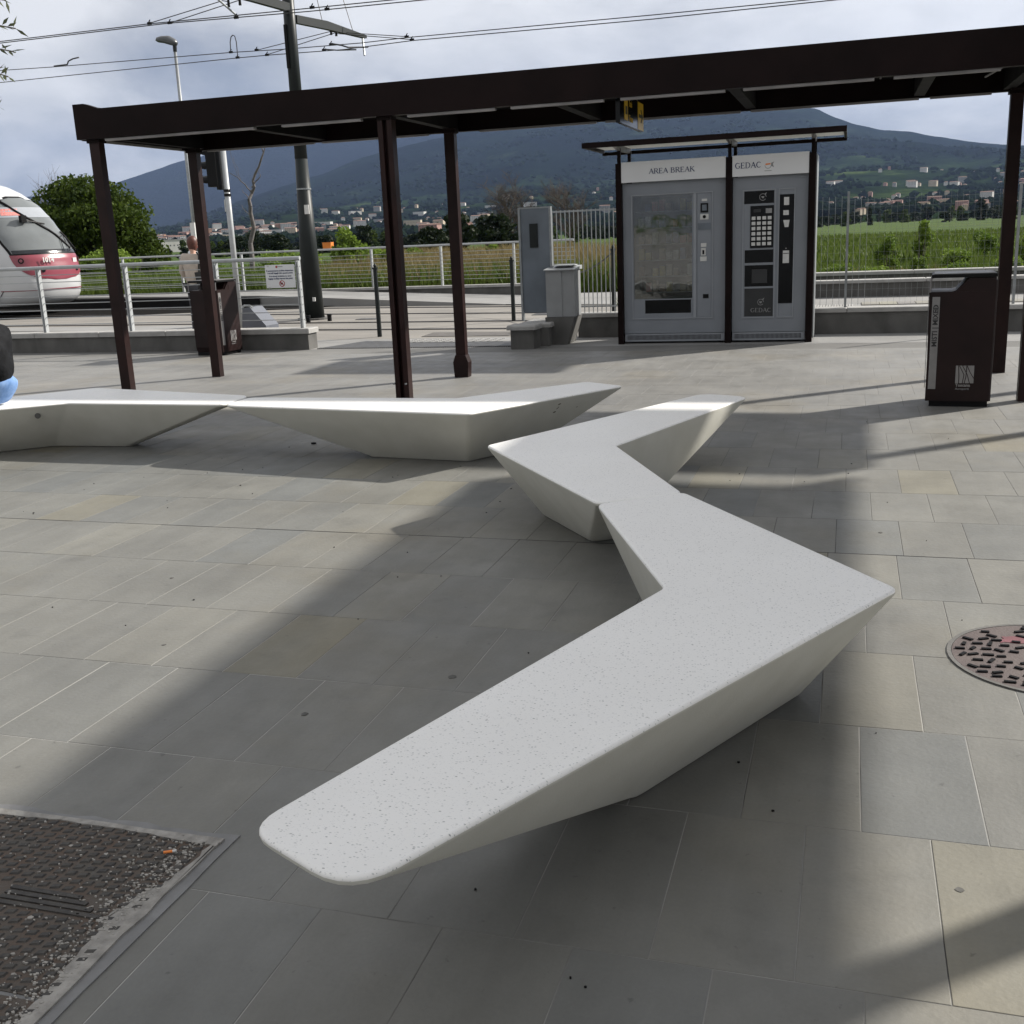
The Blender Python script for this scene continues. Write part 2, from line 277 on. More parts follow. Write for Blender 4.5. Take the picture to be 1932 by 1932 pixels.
def frosted():
    m = bpy.data.materials.new('milky_roof_panel'); m.use_nodes = True; t = m.node_tree; b = t.nodes['Principled BSDF']
    b.inputs['Base Color'].default_value = (0.62, 0.62, 0.60, 1); b.inputs['Roughness'].default_value = 0.4
    tr = t.nodes.new('ShaderNodeBsdfTranslucent'); tr.inputs[0].default_value = (0.6, 0.6, 0.58, 1)
    ms = t.nodes.new('ShaderNodeMixShader'); ms.inputs[0].default_value = 0.4
    t.links.new(b.outputs[0], ms.inputs[1]); t.links.new(tr.outputs[0], ms.inputs[2]); t.links.new(ms.outputs[0], t.nodes['Material Output'].inputs[0]); return m
MT['milky'] = frosted()

# ------------------------------------------------------------------ mesh helpers
class MB:
    def __init__(s): s.v = []; s.f = []; s.m = []
    def add(s, vs, fs, mi=0):
        o = len(s.v); s.v += [tuple(v) for v in vs]; s.f += [tuple(i+o for i in f) for f in fs]; s.m += [mi]*len(fs); return s
    def box(s, x0, x1, y0, y1, z0, z1, mi=0):
        return s.add([(x0,y0,z0),(x1,y0,z0),(x1,y1,z0),(x0,y1,z0),(x0,y0,z1),(x1,y0,z1),(x1,y1,z1),(x0,y1,z1)],
            [(0,3,2,1),(4,5,6,7),(0,1,5,4),(1,2,6,5),(2,3,7,6),(3,0,4,7)], mi)
    def cbox(s, x0, x1, y0, y1, z0, z1, c=0.004, mi=0):   # box with chamfered upright edges and top
        def ring(d, z): return [(x0+c,y0+d,z),(x1-c,y0+d,z),(x1-d,y0+c,z),(x1-d,y1-c,z),(x1-c,y1-d,z),(x0+c,y1-d,z),(x0+d,y1-c,z),(x0+d,y0+c,z)]
        rs = [ring(0, z0), ring(0, z1-c), ring(c*0.7, z1)]
        vs = sum(rs, []); fs = []
        for k in range(2):
            for i in range(8): fs.append((k*8+i, k*8+(i+1)%8, (k+1)*8+(i+1)%8, (k+1)*8+i))
        fs.append(tuple(range(16, 24))); fs.append(tuple(range(7, -1, -1)))
        return s.add(vs, fs, mi)
    def tube(s, p0, p1, r0, r1=None, n=8, mi=0, caps=True):
        if r1 is None: r1 = r0
        p0 = Vector(p0); p1 = Vector(p1); d = (p1-p0)
        if d.length < 1e-9: return s
        d.normalize(); a = d.orthogonal().normalized(); b = d.cross(a)
        vs = []
        for p, r in ((p0, r0), (p1, r1)):
            for i in range(n):
                t = 2*math.pi*i/n; vs.append(p + a*math.cos(t)*r + b*math.sin(t)*r)
        fs = [(i, (i+1)%n, n+(i+1)%n, n+i) for i in range(n)]
        if caps: fs += [tuple(range(n-1, -1, -1)), tuple(range(n, 2*n))]
        return s.add(vs, fs, mi)
    def path(s, pts, r, n=6, mi=0):
        for a, b in zip(pts[:-1], pts[1:]): s.tube(a, b, r, r, n, mi)
        return s
    def prism(s, poly, axis, a, b, mi=0):
        # poly in the plane across axis: 'y' -> (x,z), 'z' -> (x,y), 'x' -> (y,z)
        def P(p, t): return {'y': (p[0], t, p[1]), 'z': (p[0], p[1], t), 'x': (t, p[0], p[1])}[axis]
        n = len(poly); vs = [P(p, a) for p in poly] + [P(p, b) for p in poly]
        fs = [(i, (i+1)%n, n+(i+1)%n, n+i) for i in range(n)] + [tuple(range(n-1, -1, -1)), tuple(range(n, 2*n))]
        return s.add(vs, fs, mi)
    def disc(s, c, r, z0, z1, n=24, mi=0):
        return s.prism([(c[0]+r*math.cos(2*math.pi*i/n), c[1]+r*math.sin(2*math.pi*i/n)) for i in range(n)], 'z', z0, z1, mi)
    def quad(s, a, b, c, d, mi=0): return s.add([a, b, c, d], [(0, 1, 2, 3)], mi)
    def mesh(s, name, mats, smooth=False, fix=True):
        me = bpy.data.meshes.new(name); me.from_pydata(s.v, [], s.f)
        for mm in (mats if isinstance(mats, (list, tuple)) else [mats]): me.materials.append(mm)
        if any(s.m): me.polygons.foreach_set('material_index', s.m)
        if fix:
            bm = bmesh.new(); bm.from_mesh(me); bmesh.ops.recalc_face_normals(bm, faces=bm.faces); bm.to_mesh(me); bm.free()
        if smooth: me.polygons.foreach_set('use_smooth', [True]*len(me.polygons))
        me.update(); return me
    def build(s, name, mats, parent=None, smooth=False, fix=True):
        return link(name, s.mesh(name, mats, smooth, fix), parent)

def link(name, me, parent=None):
    o = bpy.data.objects.new(name, me); C.objects.link(o)
    if parent is not None: o.parent = parent
    return o
def tag(o, label=None, cat=None, group=None, kind=None):
    if label: o['label'] = label
    if cat: o['category'] = cat
    if group: o['group'] = group
    if kind: o['kind'] = kind
    return o
def thing(name, label, cat, loc=(0, 0, 0), rz=0, group=None):
    o = bpy.data.objects.new(name, None); C.objects.link(o); o.location = loc; o.rotation_euler = (0, 0, rz)
    o.empty_display_size = 0.2
    return tag(o, label, cat, group)
def off(mb, dx, dy, dz=0):
    mb.v = [(x-dx, y-dy, z-dz) for x, y, z in mb.v]; return mb
def fast_mesh(name, V, F, mats, nper):
    """numpy mesh; F has nper corners per face"""
    me = bpy.data.meshes.new(name); V = np.asarray(V, dtype=np.float32); F = np.asarray(F, dtype=np.int32)
    me.vertices.add(len(V)); me.vertices.foreach_set('co', V.ravel())
    me.loops.add(F.size); me.loops.foreach_set('vertex_index', F.ravel())
    me.polygons.add(len(F)); me.polygons.foreach_set('loop_start', np.arange(0, F.size, nper, dtype=np.int32)); me.polygons.foreach_set('loop_total', np.full(len(F), nper, dtype=np.int32))
    for mm in (mats if isinstance(mats, (list, tuple)) else [mats]): me.materials.append(mm)
    me.polygons.foreach_set('use_smooth', [False]*len(F)); me.update(calc_edges=True); me.validate(); return me

def text(s, size, name, m, parent, loc, rot=(R(90), 0, 0), extrude=0.0015, align='LEFT', sx=1.0, bold=0.0):
    cu = bpy.data.curves.new(name, 'FONT'); cu.body = s; cu.size = size; cu.extrude = extrude; cu.align_x = align; cu.offset = bold; cu.resolution_u = 2
    cu.materials.append(m)
    o = bpy.data.objects.new(name+'_tmp', cu); C.objects.link(o)
    bpy.context.view_layer.update()
    me = bpy.data.meshes.new_from_object(o.evaluated_get(bpy.context.evaluated_depsgraph_get()))
    me.name = name
    if not me.materials: me.materials.append(m)
    bpy.data.objects.remove(o); bpy.data.curves.remove(cu)
    ob = link(name, me, parent); ob.location = loc; ob.rotation_euler = rot; ob.scale = (sx, 1, 1)
    return ob

# serif letters drawn as strokes: each glyph = list of (x0,y0,x1,y1,w) bars in a 1-high cell
GL = {
 'A': (0.72, [(0.05,0,0.36,1,.05),(0.36,1,0.67,0,.11),(0.18,0.36,0.55,0.36,.05),(-.03,0,.15,0,.035),(.55,0,.76,0,.035)]),
 'R': (0.70, [(0.12,0,0.12,1,.11),(0.02,1,.4,1,.045),(.4,1,.53,.9,.06),(.53,.9,.53,.64,.10),(.53,.64,.4,.52,.06),(.4,.52,.12,.52,.045),(.33,.5,.66,0,.11),(.02,0,.24,0,.035),(.58,0,.72,0,.035)]),
 'E': (0.62, [(0.12,0,0.12,1,.11),(.02,1,.52,1,.045),(.02,0,.56,0,.045),(.12,.52,.42,.52,.045),(.52,1,.52,.82,.035),(.56,0,.56,.2,.035),(.42,.42,.42,.62,.03)]),
 'B': (0.66, [(0.12,0,0.12,1,.11),(.02,1,.38,1,.045),(.38,1,.5,.9,.06),(.5,.9,.5,.64,.10),(.5,.64,.38,.53,.06),(.38,.53,.12,.53,.045),(.4,.53,.56,.4,.06),(.56,.4,.56,.12,.10),(.56,.12,.4,0,.06),(.4,0,.02,0,.045)]),
 'K': (0.72, [(0.12,0,0.12,1,.11),(.12,.42,.58,1,.05),(.28,.58,.66,0,.11),(.02,0,.24,0,.035),(.02,1,.24,1,.035),(.46,1,.68,1,.035),(.56,0,.76,0,.035)]),
 'G': (0.76, [(.62,.86,.42,.99,.05),(.42,.99,.22,.92,.07),(.22,.92,.08,.66,.09),(.08,.66,.08,.34,.11),(.08,.34,.22,.08,.09),(.22,.08,.42,0,.06),(.42,0,.64,.1,.05),(.64,.1,.64,.42,.09),(.52,.42,.74,.42,.035),(.62,.86,.62,.98,.03)]),
 'D': (0.74, [(0.12,0,0.12,1,.10),(.02,1,.36,1,.045),(.36,1,.56,.86,.06),(.56,.86,.66,.6,.09),(.66,.6,.66,.4,.10),(.66,.4,.56,.14,.09),(.56,.14,.36,0,.06),(.36,0,.02,0,.045)]),
 'C': (0.70, [(.62,.84,.42,.99,.05),(.42,.99,.22,.92,.07),(.22,.92,.08,.66,.09),(.08,.66,.08,.34,.11),(.08,.34,.22,.08,.09),(.22,.08,.42,0,.06),(.42,0,.64,.14,.05),(.62,.84,.62,.97,.03)]),
 ' ': (0.30, []) }
def serif(s, h, x, y, z, name, m, parent, width=None):
    mb = MB(); tot = sum(GL[c][0]+.06 for c in s); k = (width/(tot*h)) if width else 1.0; cx = 0
    for c in s:
        w, bars = GL[c]
        for (a, b, c2, d, t) in bars:
            A = Vector(((cx+a)*h*k, b*h)); B = Vector(((cx+c2)*h*k, d*h)); dd = (B-A).normalized(); nn = Vector((-dd.y, dd.x))*t*h*.82
            A -= dd*t*h*.2; B += dd*t*h*.2
            ps = [A+nn, A-nn, B-nn, B+nn]
            mb.prism([(x+p.x, z+p.y) for p in ps], 'y', y-0.002, y)
        cx += w+.06
    return mb.build(name, m, parent)

# ------------------------------------------------------------------ ground and plaza
g = MB(); gx = [-12000, -3000, -600, -120, -60, -30, 30, 60, 120, 600, 3000, 12000]
MT['field'] = None
def field_mat():
    m = bpy.data.materials.new('meadow_ground'); m.use_nodes = True; t = m.node_tree; b = t.nodes['Principled BSDF']
    g_ = t.nodes.new('ShaderNodeNewGeometry')
    mpn = t.nodes.new('ShaderNodeMapping'); mpn.inputs['Scale'].default_value = (0.25, 1.0, 1.0); mpn.inputs['Rotation'].default_value = (0, 0, 0.25); t.links.new(g_.outputs['Position'], mpn.inputs[0])
    n = t.nodes.new('ShaderNodeTexNoise'); n.inputs['Scale'].default_value = 0.05; n.inputs['Detail'].default_value = 8; n.inputs['Roughness'].default_value = .65; t.links.new(mpn.outputs[0], n.inputs['Vector'])
    r = t.nodes.new('ShaderNodeValToRGB'); cr = r.color_ramp
    cr.elements[0].position = .34; cr.elements[0].color = (0.020, 0.038, 0.007, 1)
    cr.elements[1].position = .72; cr.elements[1].color = (0.080, 0.075, 0.027, 1)
    e = cr.elements.new(.46); e.color = (0.038, 0.068, 0.011, 1)
    e = cr.elements.new(.58); e.color = (0.056, 0.088, 0.015, 1)
    t.links.new(n.outputs['Fac'], r.inputs[0])
    n3 = t.nodes.new('ShaderNodeTexNoise'); n3.inputs['Scale'].default_value = 1.2; n3.inputs['Detail'].default_value = 6; t.links.new(g_.outputs['Position'], n3.inputs['Vector'])
    mr = t.nodes.new('ShaderNodeMapRange'); mr.inputs['From Min'].default_value = .3; mr.inputs['From Max'].default_value = .7; mr.inputs['To Min'].default_value = .6; mr.inputs['To Max'].default_value = 1.35; t.links.new(n3.outputs['Fac'], mr.inputs[0])
    v = t.nodes.new('ShaderNodeVectorMath'); v.operation = 'SCALE'; t.links.new(r.outputs[0], v.inputs[0]); t.links.new(mr.outputs[0], v.inputs['Scale'])
    t.links.new(v.outputs[0], b.inputs['Base Color']); b.inputs['Roughness'].default_value = 0.95; b.inputs['Specular IOR Level'].default_value = .1
    bp = t.nodes.new('ShaderNodeBump'); bp.inputs['Distance'].default_value = 0.3; t.links.new(n3.outputs['Fac'], bp.inputs['Height']); t.links.new(bp.outputs[0], b.inputs['Normal'])
    return m
MT['field'] = field_mat()
vs = [(x, y, -0.35) for y in gx for x in gx]; n = len(gx)
g.add(vs, [(j*n+i, j*n+i+1, (j+1)*n+i+1, (j+1)*n+i) for j in range(n-1) for i in range(n-1)])
tag(g.build('field', MT['field']), kind='structure')

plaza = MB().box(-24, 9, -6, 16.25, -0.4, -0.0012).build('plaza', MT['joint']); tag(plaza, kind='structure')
PW, PL, GAP = 0.31, 0.635, 0.0026
def paver_shape(w, l, h=0.0):
    m = MB(); c = 0.0012; x0, x1, y0, y1 = GAP/2, w-GAP/2, GAP/2, l-GAP/2
    ring = lambda d, z: [(x0+d, y0+d, z), (x1-d, y0+d, z), (x1-d, y1-d, z), (x0+d, y1-d, z)]
    vs = ring(0, -.03) + ring(0, h-.0008) + ring(c, h)
    fs = [(a*4+i, a*4+(i+1) % 4, a*4+4+(i+1) % 4, a*4+4+i) for a in (0, 1) for i in range(4)] + [(8, 9, 10, 11)]
    return m.add(vs, fs)
pm = paver_shape(PW, PL).mesh('paver', MT['paver'], fix=False)
row_off = {0: 0.08, 1: 0.25, 2: 0.08, 3: 0.27, 4: 0.11, 5: 0.26}
cands = []
for r in range(-9, 24):
    y = 1.395 + (r)*PL + 0.0
    o = row_off.get(r, (0.155*(r % 2) + rng.uniform(-.03, .03)) % PW)
    if y+PL > 14.72: continue
    k0 = int(-24/PW)
    for k in range(k0, int(9/PW)):
        x = o + k*PW
        if x < -22 or x > 7: continue
        cands.append((x, y, (x+.15)**2 + (y+.3)**2 if y > .9 and -.98*y-1.2 < x < .14*y+.6 else 1e6+(x*x+y*y)))
cands.sort(key=lambda c: c[2])
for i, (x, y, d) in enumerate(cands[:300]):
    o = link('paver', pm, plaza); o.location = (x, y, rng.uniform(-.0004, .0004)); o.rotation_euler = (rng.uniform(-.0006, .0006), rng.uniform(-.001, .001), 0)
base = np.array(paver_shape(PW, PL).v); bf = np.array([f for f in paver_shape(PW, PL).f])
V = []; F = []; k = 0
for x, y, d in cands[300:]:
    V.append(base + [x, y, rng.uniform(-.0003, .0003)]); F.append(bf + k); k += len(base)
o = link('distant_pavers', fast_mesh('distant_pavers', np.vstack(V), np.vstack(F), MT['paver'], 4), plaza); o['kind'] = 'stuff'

MB().box(-200, 200, -260, -6.002, -.4, -.003).box(9.002, 60, -6, 14, -.4, -.003).build('outer_paving', MT['platform'], plaza)
MB().box(-22, 7, 5.2005, 5.2055, -.0011, .0009).build('movement_joint', MT['black'], plaza)
# strip between the last paver row and the walls / gateway
MB().box(-24, 9, 14.73, 16.2, -0.3, 0.0).build('paving_edge_strip', MT['platform'], plaza)

# ------------------------------------------------------------------ benches
def round_poly(pts, radii, seg):
    out = []
    n = len(pts)
    for i in range(n):
        p = Vector(pts[i]); a = (Vector(pts[i-1])-p); b = (Vector(pts[(i+1) % n])-p); r = radii[i]
        la, lb = a.length, b.length; a.normalize(); b.normalize()
        d = min(r, la*.45, lb*.45)
        A = p + a*d; B = p + b*d
        for k in range(seg+1):
            t = k/seg; out.append(A*(1-t)**2 + p*2*t*(1-t) + B*t*t)
    return out
def inset(pts, d):
    n = len(pts); area = sum(pts[i].x*pts[(i+1) % n].y - pts[(i+1) % n].x*pts[i].y for i in range(n)); s = 1 if area > 0 else -1
    out = []
    for i in range(n):
        a = (pts[i]-pts[i-1]); b = (pts[(i+1) % n]-pts[i])
        if a.length < 1e-6: a = b
        if b.length < 1e-6: b = a
        a.normalize(); b.normalize(); na = Vector((-a.y, a.x))*s; nb = Vector((-b.y, b.x))*s
        m_ = (na+nb); m_ = m_/max(m_.length, .3)
        c = max(.45, m_.dot(na)); out.append(pts[i] + m_*(d/c))
    return out
def bench(label, top, foot, H=0.398):
    rad = [0.035, 0.12, 0.085, 0.03, 0.05, 0.045]
    T = round_poly(top, rad, 6); B = round_poly(foot, [0.03, .06, .05, .03, .04, .05], 6)
    cx = sum(p.x for p in T)/len(T); cy = sum(p.y for p in T)/len(T)
    rings = [([p for p in inset(B, .012)], 0.004), (B, 0.014), (inset(T, .002), H-.018)]
    for a in (0, 30, 60, 90): rings.append((inset(T, .009*(1-math.cos(R(a)))), H-.009+.009*math.sin(R(a))))
    n = len(T); me = MB(); vs = []
    for P, z in rings: vs += [(p.x-cx, p.y-cy, z) for p in P]
    fs = []
    for k in range(len(rings)-1):
        for i in range(n): fs.append((k*n+i, k*n+(i+1) % n, (k+1)*n+(i+1) % n, (k+1)*n+i))
    K = len(rings)-1; fs.append(tuple(range(K*n, K*n+n))); fs.append(tuple(range(n-1, -1, -1)))
    me.add(vs, fs)
    m = me.mesh('bench', MT['terrazzo'])
    bm = bmesh.new(); bm.from_mesh(m)
    bmesh.ops.triangulate(bm, faces=[f for f in bm.faces if len(f.verts) > 4]); bmesh.ops.recalc_face_normals(bm, faces=bm.faces)
    bm.to_mesh(m); bm.free()
    o = link('bench', m); o.location = (cx, cy, 0)
    sm = [abs(p.normal.z) < .985 for p in m.polygons]; m.polygons.foreach_set('use_smooth', sm)
    bm = bmesh.new(); bm.from_mesh(m)
    for e_ in bm.edges:
        if len(e_.link_faces) == 2 and e_.calc_face_angle(0) > R(38): e_.smooth = False
    bm.to_mesh(m); bm.free()
    return tag(o, label, 'bench', 'white terrazzo zigzag benches')
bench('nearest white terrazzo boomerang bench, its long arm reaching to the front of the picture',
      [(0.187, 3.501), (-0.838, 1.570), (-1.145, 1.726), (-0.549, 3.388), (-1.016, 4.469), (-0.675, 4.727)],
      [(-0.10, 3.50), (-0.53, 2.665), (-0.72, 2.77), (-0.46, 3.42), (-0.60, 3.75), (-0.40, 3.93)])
bench('white terrazzo bench touching the far end of the nearest bench, pointing left at its bend',
      [(-1.93, 5.714), (-0.964, 7.70), (-0.630, 7.545), (-1.198, 5.775), (-0.676, 4.710), (-1.016, 4.480)],
      [(-1.618, 5.70), (-1.213, 6.487), (-1.03, 6.42), (-1.28, 5.80), (-1.09, 5.28), (-1.217, 5.194)])
bench('white terrazzo bench with rust stains, in front of the double canopy post',
      [(-2.402, 6.77), (-4.470, 7.077), (-4.462, 7.468), (-2.738, 7.452), (-1.945, 8.319), (-1.61, 8.085)],
      [(-2.525, 7.072), (-3.356, 7.164), (-3.35, 7.34), (-2.65, 7.42), (-2.40, 7.78), (-2.194, 7.64)])
b0 = bench('leftmost white terrazzo bench, where the person in jeans sits',
      [(-6.285, 7.997), (-4.508, 7.564), (-4.482, 7.112), (-5.92, 7.153), (-6.95, 6.30), (-7.30, 6.62), (-7.30, 6.95)][:5] + [(-7.35, 6.75)],
      [(-6.45, 7.72), (-5.52, 7.50), (-5.561, 7.381), (-6.262, 7.348), (-6.75, 6.93), (-6.95, 7.15)])
# drain plug on the leftmost bench, stains on the third
bx, by = b0.location.x, b0.location.y
dA = Vector((-6.26, 6.985, 0.335)); 
pl = MB().tube((0, 0.02, 0), (0, -0.004, 0), 0.022, n=20).build('plug', MT['concrete'], b0); pl.location = (-6.13-bx, 7.045-by, 0.31); pl.rotation_euler = (0, 0, R(40))

MT['stain'] = mat('rust_stain', (.05, .035, .02), .9, var=.3, scale=60)
bb = bpy.data.objects['bench.002']
for (u_, v_, a_, b_) in ((.60, .88, .012, .006), (.63, .72, .010, .008), (.62, .80, .004, .012), (.80, .74, .008, .004)):
    tp_ = Vector((-2.402, 6.77, .39)).lerp(Vector((-1.61, 8.085, .39)), u_); fp_ = Vector((-2.525, 7.072, .01)).lerp(Vector((-2.194, 7.64, .01)), u_)
    p_ = fp_.lerp(tp_, v_); ex = (Vector((-1.61, 8.085, .39))-Vector((-2.402, 6.77, .39))).normalized(); ey = (tp_-fp_).normalized(); nn_ = ex.cross(ey).normalized()
    if nn_.y > 0: nn_ = -nn_
    mb = MB(); mb.add([p_+nn_*.004+ex*a_*math.cos(q)*1.3+ey*b_*math.sin(q)*1.3-bb.location for q in (0, 1, 2.1, 3.2, 4.3, 5.3)], [(0, 1, 2, 3, 4, 5)]); mb.build('rust_stain', MT['stain'], bb, fix=False)
# gum spots and damp rings on the paving
MT['gum'] = mat('flattened_gum', (.07, .068, .062), .8, var=.3, scale=50); gm = MB(); r_ = random.Random(9)
for (x, y, s_) in [(-.42, 1.50, .017), (-1.33, 3.42, .016), (-1.72, 3.02, .013), (-1.05, 2.55, .010), (.30, 2.45, .010), (-2.6, 3.5, .009), (-3.1, 4.3, .010), (-1.0, 6.4, .014), (.2, 5.6, .010)]:
    gm.prism([(x+s_*math.cos(q*.63)*r_.uniform(.8, 1.2), y+s_*math.sin(q*.63)*r_.uniform(.8, 1.2)) for q in range(10)], 'z', -.001, .0018)
o = gm.build('gum_spots', MT['gum']); tag(o, 'dark flattened gum spots on the paving', 'gum', kind='stuff')

# ------------------------------------------------------------------ manhole covers
cov = thing('access_cover', 'rusty square studded access cover set in crumbling mortar at the front left', 'manhole cover', (-1.87, 1.57, 0))
def ragged(x0, x1, y0, y1, z0, z1, amp, seed, n=14):
    r = random.Random(seed); pts = []
    for (a, b) in (((x0, y0), (x1, y0)), ((x1, y0), (x1, y1)), ((x1, y1), (x0, y1)), ((x0, y1), (x0, y0))):
        for i in range(n):
            t = i/n; pts.append((a[0]+(b[0]-a[0])*t+r.uniform(-amp, amp), a[1]+(b[1]-a[1])*t+r.uniform(-amp, amp)))
    return pts
MT['mortar'] = mat('mortar', (0.2102, 0.2102, 0.2102), 0.9, col2=(0.1522, 0.1522, 0.1522), scale=9, bump=0.003, bscale=40)
MT['mortar_pale'] = mat('pale_broken_mortar', (0.33, 0.315, 0.29), 0.95, col2=(0.20, 0.19, 0.175), scale=28, bump=0.004, bscale=90)
MT['cast'] = mat('rusty_cast_iron', (0.072, 0.064, 0.055), 0.8, col2=(0.085, 0.058, 0.042), scale=16, bump=0.002, bscale=160, detail=8)
MT['cast2'] = mat('cast_iron_studs', (0.028, 0.026, 0.025), 0.75, col2=(0.062, 0.057, 0.05), scale=40, bump=0.002, bscale=160, detail=8)
MT['scale'] = mat('pale_flakes', (0.30, 0.285, 0.26), 0.9, var=0.2, scale=60)
fr = MB().prism(ragged(-.46, .338, -1.1, .70, 0, 0, .007, 3), 'z', -.02, .004)
fr.build('mortar_frame', MT['mortar'], cov)
MB().box(-.42, .292, 0.02, .665, -.01, .0065).build('cover_plate', MT['cast'], cov)
MB().box(-.42, .292, -.75, 0.008, -.01, .0062).build('cover_plate', MT['cast'], cov)
lug = MB(); fl = MB(); px, py = 0.037, 0.029
r_ = random.Random(5)
for iy in range(-26, 24):
    for ix in range(20):
        x = -.41 + ix*px; y = iy*py + .02
        if y < .018 and y > -.02: continue
        if x > .265 or y > .64: continue
        cxx = (x+.06); cyy = (y-.32)
        if y > 0 and ((abs(cyy) < .045 and -.20 < cxx < .22) or (cxx+.2)**2+cyy**2 < .008): continue
        sk = 0.006; z1 = .0065+r_.uniform(.003, .0042)
        lug.add([(x, y, .006), (x+.026, y+sk, .006), (x+.026, y+.018+sk, .006), (x, y+.018, .006), (x+.003, y+.003, z1), (x+.023, y+sk+.003, z1), (x+.023, y+.015+sk, z1), (x+.003, y+.015, z1)], [(4,5,6,7),(0,1,5,4),(1,2,6,5),(2,3,7,6),(3,0,4,7)])
lo = lug.build('stud', MT['cast2'], cov, fix=False); lo['kind'] = 'stuff'
em = MB()
for k in range(4):
    em.box(-.10, .20-.03*k, .285+.02*k, .298+.02*k, .006, .0108)
em.prism([(-.24+.055*math.cos(t*.5236), .32+.055*math.sin(t*.5236)) for t in range(12)], 'z', .006, .0105)
em.build('emblem', MT['cast2'], cov)
for i in range(1500):
    t = r_.random(); 
    x = r_.uniform(-.42, .288); y = r_.uniform(-.3, .66)
    if r_.random() < .55: # gather near the crumbling right edge
        t = r_.random(); x = .28 - abs(r_.gauss(0, .07)); y = r_.uniform(-.2, .66)
    s = r_.uniform(.001, .005)*(1 if r_.random() < .93 else 1.9); a = r_.uniform(0, 3.14)
    ps = [(x+s*math.cos(a+q)*r_.uniform(.6, 1.3), y+.8*s*math.sin(a+q)*r_.uniform(.5, 1.1)) for q in (0, 1.2, 2.5, 3.7, 5)]
    fl.prism(ps, 'z', .0063, r_.choice([.0085, .0108, .0110]))
o = fl.build('mortar_crumbs', MT['scale'], cov, fix=False); o['kind'] = 'stuff'
pr = [(.298, .66), (.285, .50), (.27, .44), (.242, .40), (.23, .33), (.205, .28), (.242, .27), (.238, .22), (.255, .12), (.27, -.05), (.275, -.3), (.30, -.3), (.305, .16), (.308, .66)]
def rough_poly(p, amp, seed, n=6):
    r = random.Random(seed); out = []
    for i in range(len(p)):
        a, b = p[i], p[(i+1) % len(p)]
        for k in range(n): t = k/n; out.append((a[0]+(b[0]-a[0])*t+r.uniform(-amp, amp), a[1]+(b[1]-a[1])*t+r.uniform(-amp, amp)))
    return out
MB().prism(rough_poly(pr, .006, 4), 'z', .004, .0098).build('mortar_patch', MT['mortar_pale'], cov)
MB().prism(rough_poly([(-.42, .668), (-.42, .64), (-.2, .655), (.0, .65), (.2, .64), (.31, .635), (.32, .672)], .004, 6), 'z', .005, .0108).build('mortar_patch', MT['mortar_pale'], cov)
cb = MB().tube((0, 0, 0), (.020, .011, 0), .0038, n=10).tube((.020, .011, 0), (.029, .0155, 0), .0038, n=10, mi=1)
o = cb.build('cigarette_butt', [MT['orange'], MT['white_print']]); o.location = (-1.672, 2.137, .0155); tag(o, 'squashed orange cigarette butt at the corner of the square cover', 'cigarette butt')

mh = thing('manhole_cover', 'round reddish brown manhole cover with dark lugs at the right edge', 'manhole cover', (0.735, 3.99, 0))
MT['mh'] = mat('reddish_cast_iron', (0.062, 0.043, 0.043), 0.7, col2=(0.09, 0.07, 0.065), scale=7, bump=0.002, bscale=120)
MT['mh_red'] = mat('faded_red_paint', (0.13, 0.04, 0.05), 0.7, var=0.25, scale=12)
ringp = MB()
for i in range(48):
    a, b = 2*math.pi*i/48, 2*math.pi*(i+1)/48
    for (ra, rb, z) in ((.345, .33, .005),):
        ringp.add([(ra*math.cos(a), ra*math.sin(a), 0), (ra*math.cos(b), ra*math.sin(b), 0), (ra*math.cos(b), ra*math.sin(b), z), (ra*math.cos(a), ra*math.sin(a), z),
                   (rb*math.cos(a), rb*math.sin(a), z), (rb*math.cos(b), rb*math.sin(b), z), (rb*math.cos(a), rb*math.sin(a), 0.001), (rb*math.cos(b), rb*math.sin(b), 0.001)], [(0,1,2,3),(3,2,5,4),(4,5,7,6)])
ringp.build('rim', MT['concrete'], mh, fix=False)
MB().disc((0, 0), .328, -.01, .004, 48).build('lid', MT['mh'], mh)
lg = MB(); r_ = random.Random(11)
for ring, cnt in ((.295, 34), (.255, 28), (.21, 24), (.165, 18), (.12, 14), (.075, 8)):
    for k in range(cnt):
        if r_.random() < .10: continue
        a = 2*math.pi*k/cnt + ring*9; x = ring*math.cos(a)+r_.uniform(-.005, .005); y = ring*math.sin(a)+r_.uniform(-.005, .005)
        o_ = r_.choice([0, 0, .5, -.6, 1.2])+r_.uniform(-.2, .2); l, w = r_.uniform(.014, .02), .0065
        c, s = math.cos(o_), math.sin(o_)
        q = [(x+c*dx-s*dy, y+s*dx+c*dy) for dx, dy in ((-l, -w), (l, -w), (l, w), (-l, w))]
        lg.prism(q, 'z', .003, .0095)
o = lg.build('lug', MT['black'], mh); o['kind'] = 'stuff'
for (x, y, s) in ((-.09, .16, .06), (-.03, -.06, .05), (.02, .05, .07)):
    MB().prism(rough_poly([(x-s, y-s*.6), (x+s, y-s*.5), (x+s*.8, y+s*.6), (x-s*.7, y+s*.5)], .008, int(x*100)+50), 'z', .003, .0052+abs(x)*.004).build('paint_patch', MT['mh_red'], mh)
